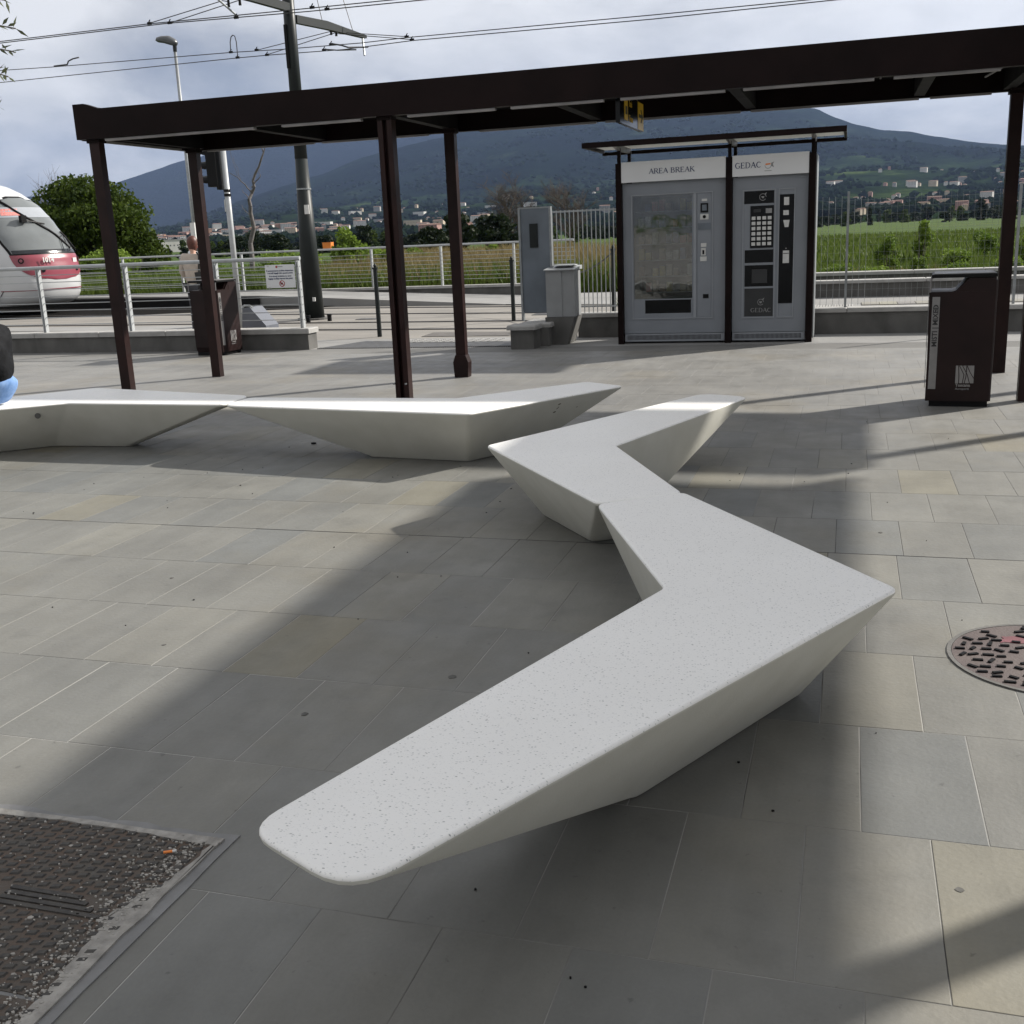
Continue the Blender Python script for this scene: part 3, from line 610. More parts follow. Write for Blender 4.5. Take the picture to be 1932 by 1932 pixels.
# debris on the plaza
dl = MB().prism([(-.02, -.008), (.0, -.014), (.022, 0), (.012, .01), (-.01, .012)], 'z', .001, .012)
o = dl.build('dry_leaf', MT['jacket_black']); o.location = (-4.02, 6.72+.9, .002); tag(o, 'small curled dark leaf on the paving between the two left benches', 'leaf')
sp = MB(); r_ = random.Random(21)
for i in range(90):
    x = r_.uniform(-5, 1.2); y = r_.uniform(1.7, 9); s = r_.uniform(.002, .006)
    sp.prism([(x+s*math.cos(q)*r_.uniform(.5, 1.2), y+s*math.sin(q)*r_.uniform(.5, 1.2)) for q in (0, 1, 2.2, 3.4, 4.6)], 'z', -.001, .004)
o = sp.build('grit', MT['black']); tag(o, 'scattered dark specks of grit on the paving', 'grit', kind='stuff')

# ------------------------------------------------------------------ L-shaped canopy
cp = thing('station_canopy', 'long dark brown steel canopy on slim posts crossing the square', 'canopy', (-3, 10.8, 0))
def cpart(mb, name, m, **k): return off(mb, -3, 10.8).build(name, MT[m], cp, **k)
ZB, ZT = 2.66, 2.955
cpart(MB().prism([(-7.57, ZB+.005), (-7.57, 3.005), (-7.44, 3.005), (-7.27, 2.95), (3.3, ZT), (3.3, ZB), ], 'y', 9.85, 9.93), 'fascia', 'canopy')
cpart(MB().box(-7.57, -7.49, 9.932, 11.87, ZB, 3.0), 'fascia', 'canopy')
cpart(MB().box(-7.488, 3.3, 11.87, 11.95, ZB+.005, ZT), 'fascia', 'canopy')
cpart(MB().box(3.22, 3.3, 9.932, 11.868, ZB, ZT), 'fascia', 'canopy')
cpart(MB().box(3.44, 3.52, -5, 9.83, 2.95, 3.3), 'fascia', 'canopy')
cpart(MB().box(1.53, 1.61, -5, 9.83, 2.95, 3.3), 'fascia', 'canopy')
cpart(MB().box(-7.49, 3.218, 9.932, 11.868, 2.86, 2.90), 'roof_deck', 'deck')
cpart(MB().box(1.612, 3.438, -5, 9.83, 3.2, 3.24), 'roof_deck', 'deck')
for x in (-7.4, -5.8, -4.2, -2.6, -1.0, 0.6, 1.4, 3.05):
    cpart(MB().box(x-.05, x+.05, 9.94, 11.86, 2.68, 2.858), 'rafter', 'deck')
for y in (9.0, 7.4, 5.8, 4.6, 3.18, 1.6, 0, -1.6, -3.2):
    cpart(MB().box(1.615, 3.435, y-.05, y+.05, 2.98, 3.198), 'rafter', 'deck')
# grey trim strips under the fascias, broken at the rafters
xs = [-7.3, -5.9, -4.36, -4.02, -2.72, -2.0, -.1, .72, 1.1]
for a, b in ((-7.25, -5.55), (-5.25, -4.42), (-3.95, -3.1), (-2.95, -2.1), (-1.95, -1.05), (-.9, .15), (.3, 1.1)):
    cpart(MB().box(a, b, 9.87, 9.925, ZB-.022, ZB-.001), 'trim_strip', 'strip')
for a, b in ((-7.3, -5.9), (-5.8, -4.5), (-3.9, -2.6), (-2.5, -1.1), (-1.0, .6), (.7, 1.25), (1.6, 3.0)):
    cpart(MB().box(a, b, 11.83, 11.868, ZB-.016, ZB+.004), 'trim_strip', 'strip')
cpart(MB().box(-7.485, -7.455, 10.05, 11.55, ZB-.012, ZB+.012), 'trim_strip', 'strip')
for (x0, y0, x1, y1) in ((-3.55, 10.0, -3.1, 10.5), (-1.25, 10.0, -.95, 10.45), (.2, 10.0, .22, 10.4), (-5.2, 10.0, -4.7, 10.4), (1.05, 10.5, 1.28, 10.1)):
    cpart(MB().tube((x0, y0, 2.665), (x1, y1, 2.76), .009), 'tie_rod', 'strip')
def hpost(x, y, kind='h', zt=2.68):
    p = MB()
    if kind == 'h':       # two plates with a dark web between
        p.box(x-.072, x-.022, y-.05, y+.05, 0, 2.68); p.box(x+.022, x+.072, y-.05, y+.05, 0, 2.68); p.box(x-.0219, x+.0219, y+.012, y+.03, 0.002, 2.678)
    else:
        p.box(x-.058, x+.058, y-.045, y+.045, 0, zt)
    o = cpart(p, 'post', 'canopy_post')
    if kind == 'h':
        for dx in (-.08, .047): off(MB().tube((x+dx, y-.052, .16), (x+dx, y-.07, .16), .010), -3, 10.8).build('bolt', MT['galv'], o)
    off(MB().box(x-.075, x+.075, y-.06, y+.06, zt-.05, zt-.018), -3, 10.8).build('head_plate', MT['canopy'], o)
    return o
hpost(-7.42, 9.96, 's'); hpost(-7.41, 11.72, 's'); hpost(-4.20, 9.96, 'h'); p = hpost(-4.165, 11.62, 's')
hpost(1.46, 9.96, 's'); hpost(1.47, 11.80, 's'); hpost(3.05, 9.96, 's'); hpost(3.05, 11.8, 's')
hpost(1.70, 3.44, 's', 3.0); hpost(3.30, 3.44, 's', 3.0); hpost(1.70, -2.6, 's', 3.0); hpost(3.30, -2.6, 's', 3.0)
off(MB().prism([(-4.245, 0), (-4.255, .17), (-4.225, .25), (-4.105, .25), (-4.075, .17), (-4.085, 0)], 'y', 11.56, 11.68), -3, 10.8).build('base_shoe', MT['canopy_post'], p)

# hanging black and yellow sign
sg = thing('hanging_sign', 'black and yellow direction sign with arrow hanging under the canopy', 'sign', (-2.0, 10.0, 2.66))
MB().box(-.02, .02, 0, 1.16, -.19, .07).build('panel', MT['black_gloss'], sg)
for z in (.2, .95): MB().tube((0, z, .07), (0, z, .20), .008).build('hanger', MT['strip'], sg)
for side in (-1, 1):
    a, b = sorted((side*.0202, side*.023)); rot = (R(90), 0, R(90)*side)
    MB().box(a, b, .87, 1.155, -.185, .065).build('arrow_panel', MT['yellow'], sg)
    MB().box(a, b, .20, .36, -.15, .03).build('pictogram', MT['yellow'], sg)
    MB().box(min(side*.023, side*.025), max(side*.023, side*.025), .24, .32, -.10, -.03).build('pictogram', MT['black_ink'], sg)
    ar = MB(); xa, xb = sorted((side*.0231, side*.026)); ar.box(xa, xb, .91, 1.06, -.075, -.045)
    ar.prism([(1.04, .0), (1.12, -.06), (1.04, -.12), (1.00, -.12), (1.075, -.06), (1.00, .0)], 'x', xa, xb); ar.build('arrow', MT['black_ink'], sg)
    y0 = .42 if side > 0 else .82
    text('Taxi', .085, 'writing', MT['yellow'], sg, (side*.0215, y0, -.02), rot)
    text('Tram', .085, 'writing', MT['yellow'], sg, (side*.0215, y0, -.15), rot)

# ------------------------------------------------------------------ vending kiosk shelter
kx, ky = -1.5, 15.3
ks = thing('vending_shelter', 'dark framed shelter with flat roof over two vending machines', 'shelter', (kx, ky, 0))
def kp(mb, name, m, par=None): return off(mb, kx, ky).build(name, MT[m] if isinstance(m, str) else m, par or ks)
for x0, x1 in ((-3.033, -2.957), (-1.572, -1.49), (-.523, -.438)):
    kp(MB().box(x0, x1, 14.93, 15.03, 0, 2.40), 'post', 'canopy')
for x0, x1 in ((-3.033, -2.957), (-1.572, -1.49), (-.523, -.438)):
    kp(MB().box(x0, x1, 15.72, 15.80, 0, 2.40), 'post', 'canopy')
for x in (-2.99, -1.525, -.478):
    kp(MB().box(x-.022, x+.022, 14.96, 15.0, 2.402, 2.60), 'upstand', 'canopy')
    kp(MB().box(x-.022, x+.022, 15.70, 15.74, 2.402, 2.60), 'upstand', 'canopy')
    kp(MB().prism([(14.62, 2.60), (14.62, 2.64), (15.78, 2.64), (15.78, 2.575), (15.0, 2.56)], 'x', x-.018, x+.018), 'roof_bracket', 'strip')
kp(MB().box(-3.40, -.075, 14.56, 14.60, 2.595, 2.665), 'front_beam', 'canopy')
kp(MB().box(-3.40, -.075, 15.84, 15.88, 2.57, 2.615), 'rear_beam', 'canopy')
kp(MB().box(-3.40, -3.365, 14.602, 15.838, 2.60, 2.66), 'side_beam', 'canopy')
kp(MB().box(-.11, -.075, 14.602, 15.838, 2.60, 2.66), 'side_beam', 'canopy')
for a, b in ((-3.36, -2.98), (-2.97, -1.54), (-1.51, -.49), (-.46, -.115)):
    kp(MB().box(a, b, 14.605, 15.835, 2.641, 2.650), 'roof_panel', 'milky')
kp(MB().box(-.436, -.425, 15.04, 15.715, .04, 2.38), 'side_panel', 'galv')
kp(MB().box(-3.046, -3.035, 15.04, 15.715, .04, 2.38), 'side_panel', 'galv')
kp(MB().box(-2.955, -1.574, 15.70, 15.718, .04, 2.38), 'back_panel', 'galv')
kp(MB().box(-1.488, -.525, 15.70, 15.718, .04, 2.38), 'back_panel', 'galv')
h1 = kp(MB().box(-2.955, -1.574, 14.935, 14.96, 2.15, 2.412), 'header_board', 'header')
h2 = kp(MB().box(-1.488, -.525, 14.935, 14.96, 2.148, 2.410), 'header_board', 'header')
serif('AREA BREAK', .062, -2.581-kx, 14.934-ky, 2.249, 'lettering', MT['blue_ink'], h1, width=.61); 
serif('GEDAC', .068, -1.454-kx, 14.934-ky, 2.249, 'lettering', MT['blue_ink'], h2, width=.335)
# cup logo
cup = MB(); cx, cz = -1.035, 2.26; Y0 = 14.934
for k in range(14):
    a = math.pi*(1+k/14); b = math.pi*(1+(k+1)/14)
    for rr in (.036,): cup.add([(cx+rr*math.cos(a), Y0, cz+.01+rr*math.sin(a)), (cx+rr*math.cos(b), Y0, cz+.01+rr*math.sin(b)), (cx+(rr+.007)*math.cos(b), Y0-.001, cz+.01+(rr+.007)*math.sin(b)), (cx+(rr+.007)*math.cos(a), Y0-.001, cz+.01+(rr+.007)*math.sin(a))], [(0, 1, 2, 3)])
cup.prism([(cx-.05, cz-.055), (cx+.05, cz-.055), (cx+.04, cz-.062), (cx-.04, cz-.062)], 'y', Y0-.001, Y0)
cup.prism([(cx+.035, cz+.035), (cx+.075, cz+.05), (cx+.06, cz+.02), (cx+.075, cz-.02), (cx+.04, cz)], 'y', Y0-.001, Y0)
o = off(cup, kx, ky).build('logo', MT['grey_print'], h2)
off(MB().prism([(cx-.035, cz+.012), (cx+.03, cz+.018), (cx+.03, cz+.034), (cx-.03, cz+.032)], 'y', Y0-.0015, Y0), kx, ky).build('logo_fill', MT['orange'], h2)

def machine(name, label, x0, x1, holes, zt=2.14):
    """front door with real openings: built as strips around rectangles"""
    t = thing(name, label, 'vending machine', ((x0+x1)/2, 15.35, 0), group=None)
    cxm = (x0+x1)/2
    def P(mb, nm, m, par=None): return off(mb, cxm, 15.35).build(nm, MT[m], par or t)
    # carcass: open box
    P(MB().box(x0, x0+.02, 15.03, 15.69, .02, zt).box(x1-.02, x1, 15.03, 15.69, .02, zt).box(x0+.021, x1-.021, 15.03, 15.69, zt-.02, zt-.001).box(x0+.021, x1-.021, 15.66, 15.689, .021, zt-.021).box(x0+.021, x1-.021, 15.03, 15.659, .021, .05), 'cabinet', 'machine')
    xsb = sorted(set([x0, x1] + [h[0] for h in holes] + [h[1] for h in holes])); zsb = sorted(set([.14, zt] + [h[2] for h in holes] + [h[3] for h in holes]))
    d = MB()
    for i in range(len(xsb)-1):
        for j in range(len(zsb)-1):
            mx, mz = (xsb[i]+xsb[i+1])/2, (zsb[j]+zsb[j+1])/2
            if any(h[0] < mx < h[1] and h[2] < mz < h[3] for h in holes): continue
            d.box(xsb[i], xsb[i+1], 15.0, 15.028, zsb[j], zsb[j+1])
    P(d, 'door', 'machine')
    gr = P(MB().box(x0+.005, x1-.005, 15.0, 15.02, .03, .133), 'vent_grille', 'machine_trim')
    sl_ = MB(); n = int((x1-x0-.08)/.0165)
    for i in range(n): sl_.box(x0+.04+i*.0165, x0+.04+i*.0165+.008, 14.9985, 15.0-.0001, .05, .115)
    o = P(sl_, 'slot', 'black', gr); o['kind'] = 'stuff'
    return t, P
def frame(P, a, b, c, d, w=.014, y0=14.988, m='machine_trim', nm='window_frame', par=None):
    return P(MB().box(a-w, a, y0, 15.002, c-w, d+w).box(b, b+w, y0, 15.002, c-w, d+w).box(a, b, y0, 15.002, c-w, c).box(a, b, y0, 15.002, d, d+w), nm, m, par)
# machine 1: snacks
t1, P1 = machine('vending_machine', 'grey snack vending machine with one big glass front, under the AREA BREAK board', -2.952, -1.578, [(-2.812, -2.02, .605, 1.964), (-2.663, -2.034, .41, .59)])
frame(P1, -2.826, -1.755, .345, 1.975, .012, 14.99)
P1(MB().box(-2.0, -1.965, 14.986, 15.0-.0003, .347, 1.973), 'divider', 'machine_trim')
P1(MB().box(-2.812, -2.02, 15.012, 15.018, .605, 1.964), 'glass_pane', 'glass')
P1(MB().box(-2.80, -2.03, 15.55, 15.56, .6, 1.96), 'interior_back', 'machine_dark')
MT['shelf_dim'] = mat('shelf_metal', (0.45, 0.45, 0.45), .5, var=.2)
packs = [mat('snack_pack_%s' % n_, c_, .4, var=.3, scale=25) for n_, c_ in (('red', (.45, .08, .07)), ('brown', (.30, .18, .10)), ('yellow', (.60, .48, .12)), ('tan', (.42, .34, .22)), ('white', (.70, .70, .68)), ('blue', (.10, .18, .42)))]
for k in range(6):
    z = .68 + k*.215
    P1(MB().box(-2.80, -2.03, 15.12, 15.54, z, z+.012), 'shelf', 'shelf_dim')
    for j in range(8):
        if (j*7+k*3) % 5 == 0: continue
        x = -2.78 + j*.095; hgt = .10+.05*((j+k) % 3)/2
        off(MB().box(x+.008, x+.08, 15.16, 15.26, z+.013, z+.013+hgt), -2.265, 15.35).build('snack_pack', packs[(j//2+k) % 6], t1)
P1(MB().box(-2.663, -2.034, 15.006, 15.012, .41, .59), 'delivery_flap', 'black_gloss')
P1(MB().box(-1.945, -1.768, 14.996, 15.0-.0004, .35, 1.962), 'control_column', 'machine')
P1(MB().box(-1.905, -1.805, 14.988, 14.996, 1.72, 1.84), 'display', 'black_gloss')
P1(MB().box(-1.885, -1.825, 14.985, 14.988, 1.745, 1.82), 'screen', 'board')
P1(MB().box(-1.89, -1.82, 14.990, 14.996, 1.865, 1.895), 'sticker', 'white_print')
P1(MB().box(-1.91, -1.80, 14.990, 14.996, 1.63, 1.70), 'sticker', 'white_print')
P1(MB().tube((-1.855, 14.99, 1.665), (-1.855, 14.986, 1.665), .022, n=14), 'note_slot', 'black')
P1(MB().box(-1.94, -1.772, 14.990, 14.996, 1.50, 1.585), 'coin_panel', 'board')
P1(MB().box(-1.90, -1.828, 14.990, 14.996, 1.275, 1.325), 'sticker', 'white_print')
P1(MB().box(-1.898, -1.836, 14.986, 14.996, 1.165, 1.262), 'keypad', 'white_print')
P1(MB().box(-1.88, -1.855, 14.983, 14.986, 1.18, 1.235), 'lock', 'black')
P1(MB().box(-1.91, -1.825, 14.990, 14.996, 1.09, 1.15), 'sticker', 'white_print')
P1(MB().box(-1.872, -1.797, 14.990, 14.996, .60, .655), 'coin_return', 'black')
for a in (2.10,): P1(MB().box(-1.66, -1.62, 14.985, 15.0-.0002, 2.095, 2.103), 'hinge', 'galv')
# machine 2: coffee
t2, P2 = machine('vending_machine', 'narrow grey coffee vending machine with button grid, under the GEDAC board', -1.484, -.529, [(-1.338, -.956, 1.80, 1.958), (-1.325, -.954, 1.045, 1.212), (-1.325, -.952, .736, 1.014), (-1.324, -.948, .342, .712)])
frame(P2, -1.345, -.945, .335, 1.965, .012, 14.99); frame(P2, -.885, -.70, .335, 1.965, .012, 14.99)
P2(MB().box(-1.338, -.956, 15.012, 15.018, 1.80, 1.958), 'glass_pane', 'black_gloss')
P2(MB().box(-1.325, -.954, 15.010, 15.018, 1.045, 1.212), 'glass_pane', 'black_gloss')
P2(MB().box(-1.324, -.948, 15.008, 15.018, .342, .712), 'lower_panel', 'machine_dark')
P2(MB().box(-1.325, -.952, 15.008, 15.016, .736, 1.014), 'dispensing_bay', 'black_gloss')
P2(MB().box(-1.23, -1.03, 15.0, 15.008, .78, .96), 'dispensing_door', 'machine_dark')
kpad = P2(MB().box(-1.256, -.957, 14.992, 15.0-.0004, 1.235, 1.772), 'button_panel', 'black_gloss')
for r in range(6):
    for c in range(4):
        x = -1.238+c*.0685; z = 1.60-r*.0655
        P2(MB().cbox(x, x+.048, 14.988, 14.992, z-.005, z+.037, .001), 'button', 'white_print', kpad)
P2(MB().box(-1.215, -1.12, 14.989, 14.992, 1.69, 1.73), 'display', 'machine_dark', kpad); P2(MB().box(-1.06, -.98, 14.989, 14.992, 1.675, 1.735), 'sticker', 'grey_print', kpad)
P2(MB().box(-.882, -.702, 14.994, 15.0-.0004, .51, 1.90), 'payment_column', 'black_gloss')
P2(MB().box(-.83, -.765, 14.989, 14.994, 1.765, 1.865), 'sticker', 'white_print')
P2(MB().box(-.836, -.766, 14.989, 14.994, 1.64, 1.70), 'sticker', 'white_print')
P2(MB().prism([(-.835, 1.577), (-.755, 1.577), (-.768, 1.487), (-.815, 1.487)], 'y', 14.989, 14.994), 'sticker', 'white_print')
P2(MB().box(-.832, -.752, 14.989, 14.994, 1.03, 1.19), 'coin_mechanism', 'white_print')
P2(MB().box(-.83, -.754, 14.987, 14.989, 1.15, 1.158), 'coin_slot', 'black'); P2(MB().box(-.80, -.785, 14.989, 14.994, 1.21, 1.225), 'lamp', 'grey_print')
P2(MB().box(-.62, -.56, 14.985, 15.0-.0002, 2.105, 2.113), 'hinge', 'galv')
o = serif('GEDAC', .052, -1.24+1.0065, 15.007-15.35, .40, 'lettering', MT['grey_print'], t2, width=.27)
for (ccx, ccz, yy, rr) in ((-1.10, 1.88, 15.0115, .038), (-1.11, .53, 15.0075, .035)):
    lg2 = MB()
    for k in range(18):
        a = 2*math.pi*k/20; b = 2*math.pi*(k+1)/20
        lg2.add([(ccx+rr*math.cos(a), yy, ccz+rr*math.sin(a)), (ccx+rr*math.cos(b), yy, ccz+rr*math.sin(b)), (ccx+(rr+.007)*math.cos(b), yy, ccz+(rr+.007)*math.sin(b)), (ccx+(rr+.007)*math.cos(a), yy, ccz+(rr+.007)*math.sin(a))], [(0, 1, 2, 3)])
    lg2.prism([(ccx-.02, ccz+.01), (ccx+.02, ccz+.01), (ccx+.01, ccz-.015), (ccx-.01, ccz-.015)], 'y', yy-.001, yy+.0003); lg2.prism([(ccx+.02, ccz+.04), (ccx+.05, ccz+.06), (ccx+.035, ccz+.025)], 'y', yy-.001, yy+.0003)
    P2(lg2, 'logo', 'grey_print')

# ------------------------------------------------------------------ litter bins
MT['lid_lit'] = mat('lid_lit_grey', (.11, .105, .10), .4, metal=.3, var=.15)
def bin_(label, loc, rz):
    t = thing('litter_bin', label, 'litter bin', loc, rz, 'brown recycling bins')
    W, D = .50, .50
    prof = [(0.04, 0.05), (.012, .12), (0, .945), (.175, .945), (.205, .955), (.275, 1.035), (.30, 1.055), (W, 1.055), (W, .05)]
    b = MB().prism(prof, 'y', 0.03, D-.03); o = b.build('body', MT['bin'], t)
    MB().box(.008, W-.001, .001, .029, .05, .944).box(.30, W-.001, .001, .029, .9441, 1.05).build('front_panel', MT['bin'], t)
    MB().prism([(.205, .9442), (.30, .9442), (.30, 1.045)], 'y', .004, .0292).build('front_gusset', MT['bin'], t)
    MB().box(W-.001, W+.012, .02, D-.02, .05, 1.03).build('side_panel', MT['bin_red'], t)
    MB().box(.04, W-.01, .03, D-.03, 0, .0499).build('plinth', MT['black'], t)
    # lid plate with rounded corner and the loop down to the body
    lid = MB().cbox(.012, W+.008, -.004, D, 1.056, 1.084, .006); lid.build('lid', MT['black'], t)
    MB().cbox(.03, W-.01, .02, D-.02, 1.0842, 1.089, .002).build('lid_lit_top', MT['lid_lit'], t)  # thin grey plate puts the light on the lid top into its colour
    lp = MB()
    for y in (.012, D-.012):
        MB().path([(.007, y, .94), (.007, y, 1.03), (.016, y, 1.055), (.04, y, 1.068)], .007, 6).build('lid_bracket', MT['strip'], t)
    MB().box(.026, .085, -.004, .0006, .15, .905).build('label_strip', MT['strip_label'], t)
    tx = text('MISTI | MIXED', .056, 'writing', MT['black_ink'], t, (.075, -.0065, .50), (R(90), R(-90), 0), .0005, bold=.0012, sx=1.0)
    ic = MB().box(.038, .074, -.0062, -.0045, .83, .834).box(.040, .043, -.0062, -.0045, .785, .83).box(.069, .072, -.0062, -.0045, .785, .83).box(.040, .072, -.0062, -.0045, .782, .785).box(.050, .053, -.0062, -.0045, .79, .822).box(.059, .062, -.0062, -.0045, .79, .822).box(.05, .062, -.0062, -.0045, .8341, .838)
    ic.build('bin_icon', MT['black_ink'], t)
    # second strip on the left side
    s2 = MB().box(-.004, .0004, .06, .115, .15, .905).build('label_strip', MT['strip_label'], t)
    text('MISTI | MIXED', .05, 'writing', MT['black_ink'], t, (-.0062, .068, .50), (R(90), R(-90), R(-90)), .0005, bold=.001)
    # emblem: pale square cut by dark curved lines, words below
    em = MB().box(.235, .375, -.003, .0006, .20, .345).build('emblem', MT['strip_label'], t)
    ln = MB()
    for pts in ([(.262, .2), (.262, .26), (.255, .345)], [(.305, .2), (.315, .25), (.318, .345)], [(.345, .2), (.325, .27), (.285, .345)], [(.375, .24), (.345, .29), (.32, .345)], [(.29, .2), (.30, .27), (.262, .345)]):
        for a, b_ in zip(pts[:-1], pts[1:]):
            ln.prism([(a[0]-.003, a[1]), (a[0]+.003, a[1]), (b_[0]+.003, b_[1]), (b_[0]-.003, b_[1])], 'y', -.0042, -.0031)
    ln.build('emblem_lines', MT['bin'], em)
    text('Toscana', .034, 'writing', MT['strip_label'], t, (.237, -.001, .172), extrude=.0008, bold=.0012)
    text('Aeroporti', .026, 'writing', MT['grey_print'], t, (.237, -.001, .145), extrude=.0008)
    return t
bin_('dark brown recycling bin at the right, beside the right canopy posts', (.64, 9.62, 0), R(-4))
bin_('dark brown recycling bin at the left, half hidden behind a canopy post', (-8.73, 14.0, 0), R(86))

# ------------------------------------------------------------------ low walls with stone caps
def wall(name, label, x0, x1, y0, y1, zc, capt=.075, over=.03, seg=1.2, zb=-.1, parent_loc=None):
    t = thing(name, label, 'low wall', (x0, y0, 0))
    off(MB().box(x0, x1, y0, y1, zb, zc-capt), x0, y0).build('wall_body', MT['concrete'], t)
    n = max(1, round((x1-x0+over*2)/seg)); w = (x1-x0+over*2)/n
    for k in range(n):
        a = x0-over+k*w
        off(MB().cbox(a+.002, a+w-.002, y0-over, y1+over, zc-capt+.001, zc, .012), x0, y0).build('cap_stone', MT['cap'], t)
    return t
wall('low_wall', 'low concrete wall with stone cap carrying the near handrail', -20, -7.70, 14.72, 15.0, .315)
wall('low_wall', 'low concrete wall behind the vending shelter and right bin', -3.85, 9, 15.96, 16.22, .36, .06, .03, 1.3)
wall('low_wall', 'middle pale-capped concrete wall behind the mesh fence on the right', -2.4, 12, 18.62, 18.9, .60, .05)
wall('low_wall', 'farthest pale-capped concrete wall at the edge of the field on the right', -2.4, 13, 21.3, 21.6, .61, .06)
MB().box(-2.4, 12, 16.222, 18.59, -.3, .33).build('walkway', MT['platform']); tag(bpy.data.objects['walkway'], kind='structure')
# gate pier with rounded slab, and cabinet plinth
pr_ = thing('low_wall', 'stub of low wall with rounded slab under the blue grey board', 'low wall', (-4.25, 14.6, 0))
off(MB().box(-4.45, -4.12, 14.45, 14.8, -.05, .262).box(-4.40, -4.0, 14.8, 15.6, -.05, .262), -4.25, 14.6).build('wall_body', MT['concrete'], pr_)
off(MB().cbox(-4.50, -4.08, 14.41, 14.80, .263, .325, .02), -4.25, 14.6).build('cap_stone', MT['cap'], pr_)
off(MB().cbox(-4.44, -3.96, 14.804, 15.62, .263, .325, .02), -4.25, 14.6).build('cap_stone', MT['cap'], pr_)
cbp = thing('cabinet_plinth', 'concrete block carrying the grey utility cabinet', 'plinth', (-3.93, 15.1, 0))
off(MB().prism([(-4.075, 0), (-4.09, .385), (-3.67, .385), (-3.78, 0)], 'y', 14.98, 15.5), -3.93, 15.1).build('block', MT['concrete'], cbp)
ca = thing('utility_cabinet', 'light grey utility cabinet with sloping lid beside the bars fence', 'cabinet', (-3.86, 15.2, .39))
off(MB().box(-4.07, -3.84, 15.0, 15.4, .39, 1.03).box(-3.8395, -3.66, 15.01, 15.39, .39, 1.03), -3.86, 15.2, .39).build('case', MT['cabinet'], ca)
off(MB().prism([(14.97, 1.032), (14.97, 1.045), (15.43, 1.085), (15.43, 1.032)], 'x', -4.09, -3.64), -3.86, 15.2, .39).build('lid', MT['galv_white'], ca)
off(MB().box(-4.0, -3.70, 15.1, 15.40, 1.0855, 1.10), -3.86, 15.2, .39).build('lid', MT['galv_white'], ca)
bd = thing('information_board', 'tall blank blue grey board standing on the wall stub', 'board', (-4.27, 15.25, .32))
off(MB().box(-4.47, -4.05, 15.22, 15.26, .44, 1.885), -4.27, 15.25, .32).build('panel', MT['board'], bd)
off(MB().box(-4.50, -4.471, 15.20, 15.28, .327, 1.905).box(-4.049, -4.02, 15.20, 15.28, .327, 1.905).box(-4.47, -4.05, 15.215, 15.265, 1.886, 1.905), -4.27, 15.25, .32).build('frame', MT['galv'], bd)
off(MB().box(-4.34, -4.22, 15.207, 15.219, 1.35, 1.68), -4.27, 15.25, .32).build('dark_plate', MT['mast'], bd)

# ------------------------------------------------------------------ handrails
def handrail(name, label, pts_x, yfun, zb, ztop, wires, x0, x1, rail_r=.03, plate=.012, group=None, endpost=True):
    t = thing(name, label, 'railing', (x1, yfun(x1), zb))
    ox, oy = x1, yfun(x1)
    seg = 1
    off(MB().tube((x0, yfun(x0), ztop-rail_r), (x1, yfun(x1), ztop-rail_r), rail_r, n=12), ox, oy, zb).build('top_rail', MT['galv_white'], t)
    for x in pts_x:
        y = yfun(x)
        mb = MB().box(x-plate/2-.02, x-.02+plate/2, y-.035, y+.035, zb, ztop-rail_r*2).box(x+.02-plate/2, x+.02+plate/2, y-.035, y+.035, zb, ztop-rail_r*2)
        off(mb, ox, oy, zb).build('post', MT['galv_white'], t)
    for z in wires:
        off(MB().tube((x0, yfun(x0), z), (x1, yfun(x1), z), .0065, n=6), ox, oy, zb).build('cross_wire', MT['galv_white'], t)
    return t
handrail('handrail', 'grey tubular handrail with eight cross wires on the near wall', [-19.1, -17.45, -15.8, -14.15, -12.5, -10.86, -9.24, -7.84], lambda x: 14.86, .315, 1.37, [.44+.112*i for i in range(8)], -20, -7.80)
handrail('handrail', 'long grey handrail at the edge of the field behind the tracks', [-8.2-2.02*i for i in range(14)], lambda x: 27.2-(x+8)*.045, .31, 1.38, [.47+.10*i for i in range(8)], -36, -6.6, .028)
# platform beyond the tracks with ramp end
pf = MB()
E_ = [(-42, 31.6, .30), (-22, 27.05, .30), (-14.6, 25.45, .28), (-7.4, 23.75, .02)]
vs = []; 
for x, y, z in E_:
    yb = 26.98-(x+8)*.045
    vs += [(x, y, z), (x, max(yb, y+.2), z if x > -8 else .30), (x, y, -.3)]
fs = []
for i in range(3): a = i*3; fs += [(a, a+3, a+4, a+1), (a+2, a+5, a+3, a)]
pf.add(vs, fs); pf.add([(-7.4, 23.75, .02), (-3, 22.6, .0), (-3, 26.8, .05), (-7.4, 26.95, .05)], [(0, 1, 2, 3)])
o = pf.build('tram_platform', MT['platform']); tag(o, kind='structure')
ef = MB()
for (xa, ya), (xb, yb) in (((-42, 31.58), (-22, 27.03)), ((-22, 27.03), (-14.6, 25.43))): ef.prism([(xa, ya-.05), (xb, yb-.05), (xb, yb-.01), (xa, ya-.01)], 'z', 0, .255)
ef.build('edge_shade', MT['black'], o)  # added black strip stands in for the shade under the platform edge
wl = thing('kerb_wall', 'low pale kerb wall under the long far handrail', 'low wall', (-8, 27.2, 0))
kb = MB(); kc = MB()
for i in range(12):
    xa, xb = -36+i*2.45, -36+(i+1)*2.45; ya, yb = 27.2-(xa+8)*.045, 27.2-(xb+8)*.045
    kb.prism([(xa, ya-.12), (xb, yb-.12), (xb, yb+.12), (xa, ya+.12)], 'z', -.3, .25)
    kc = MB().prism([(xa+.004, ya-.16), (xb-.004, yb-.16), (xb-.004, yb+.16), (xa+.004, ya+.16)], 'z', .251, .315)
    off(kc, -8, 27.2).build('cap_stone', MT['cap'], wl)
off(kb, -8, 27.2).build('wall_body', MT['concrete'], wl)

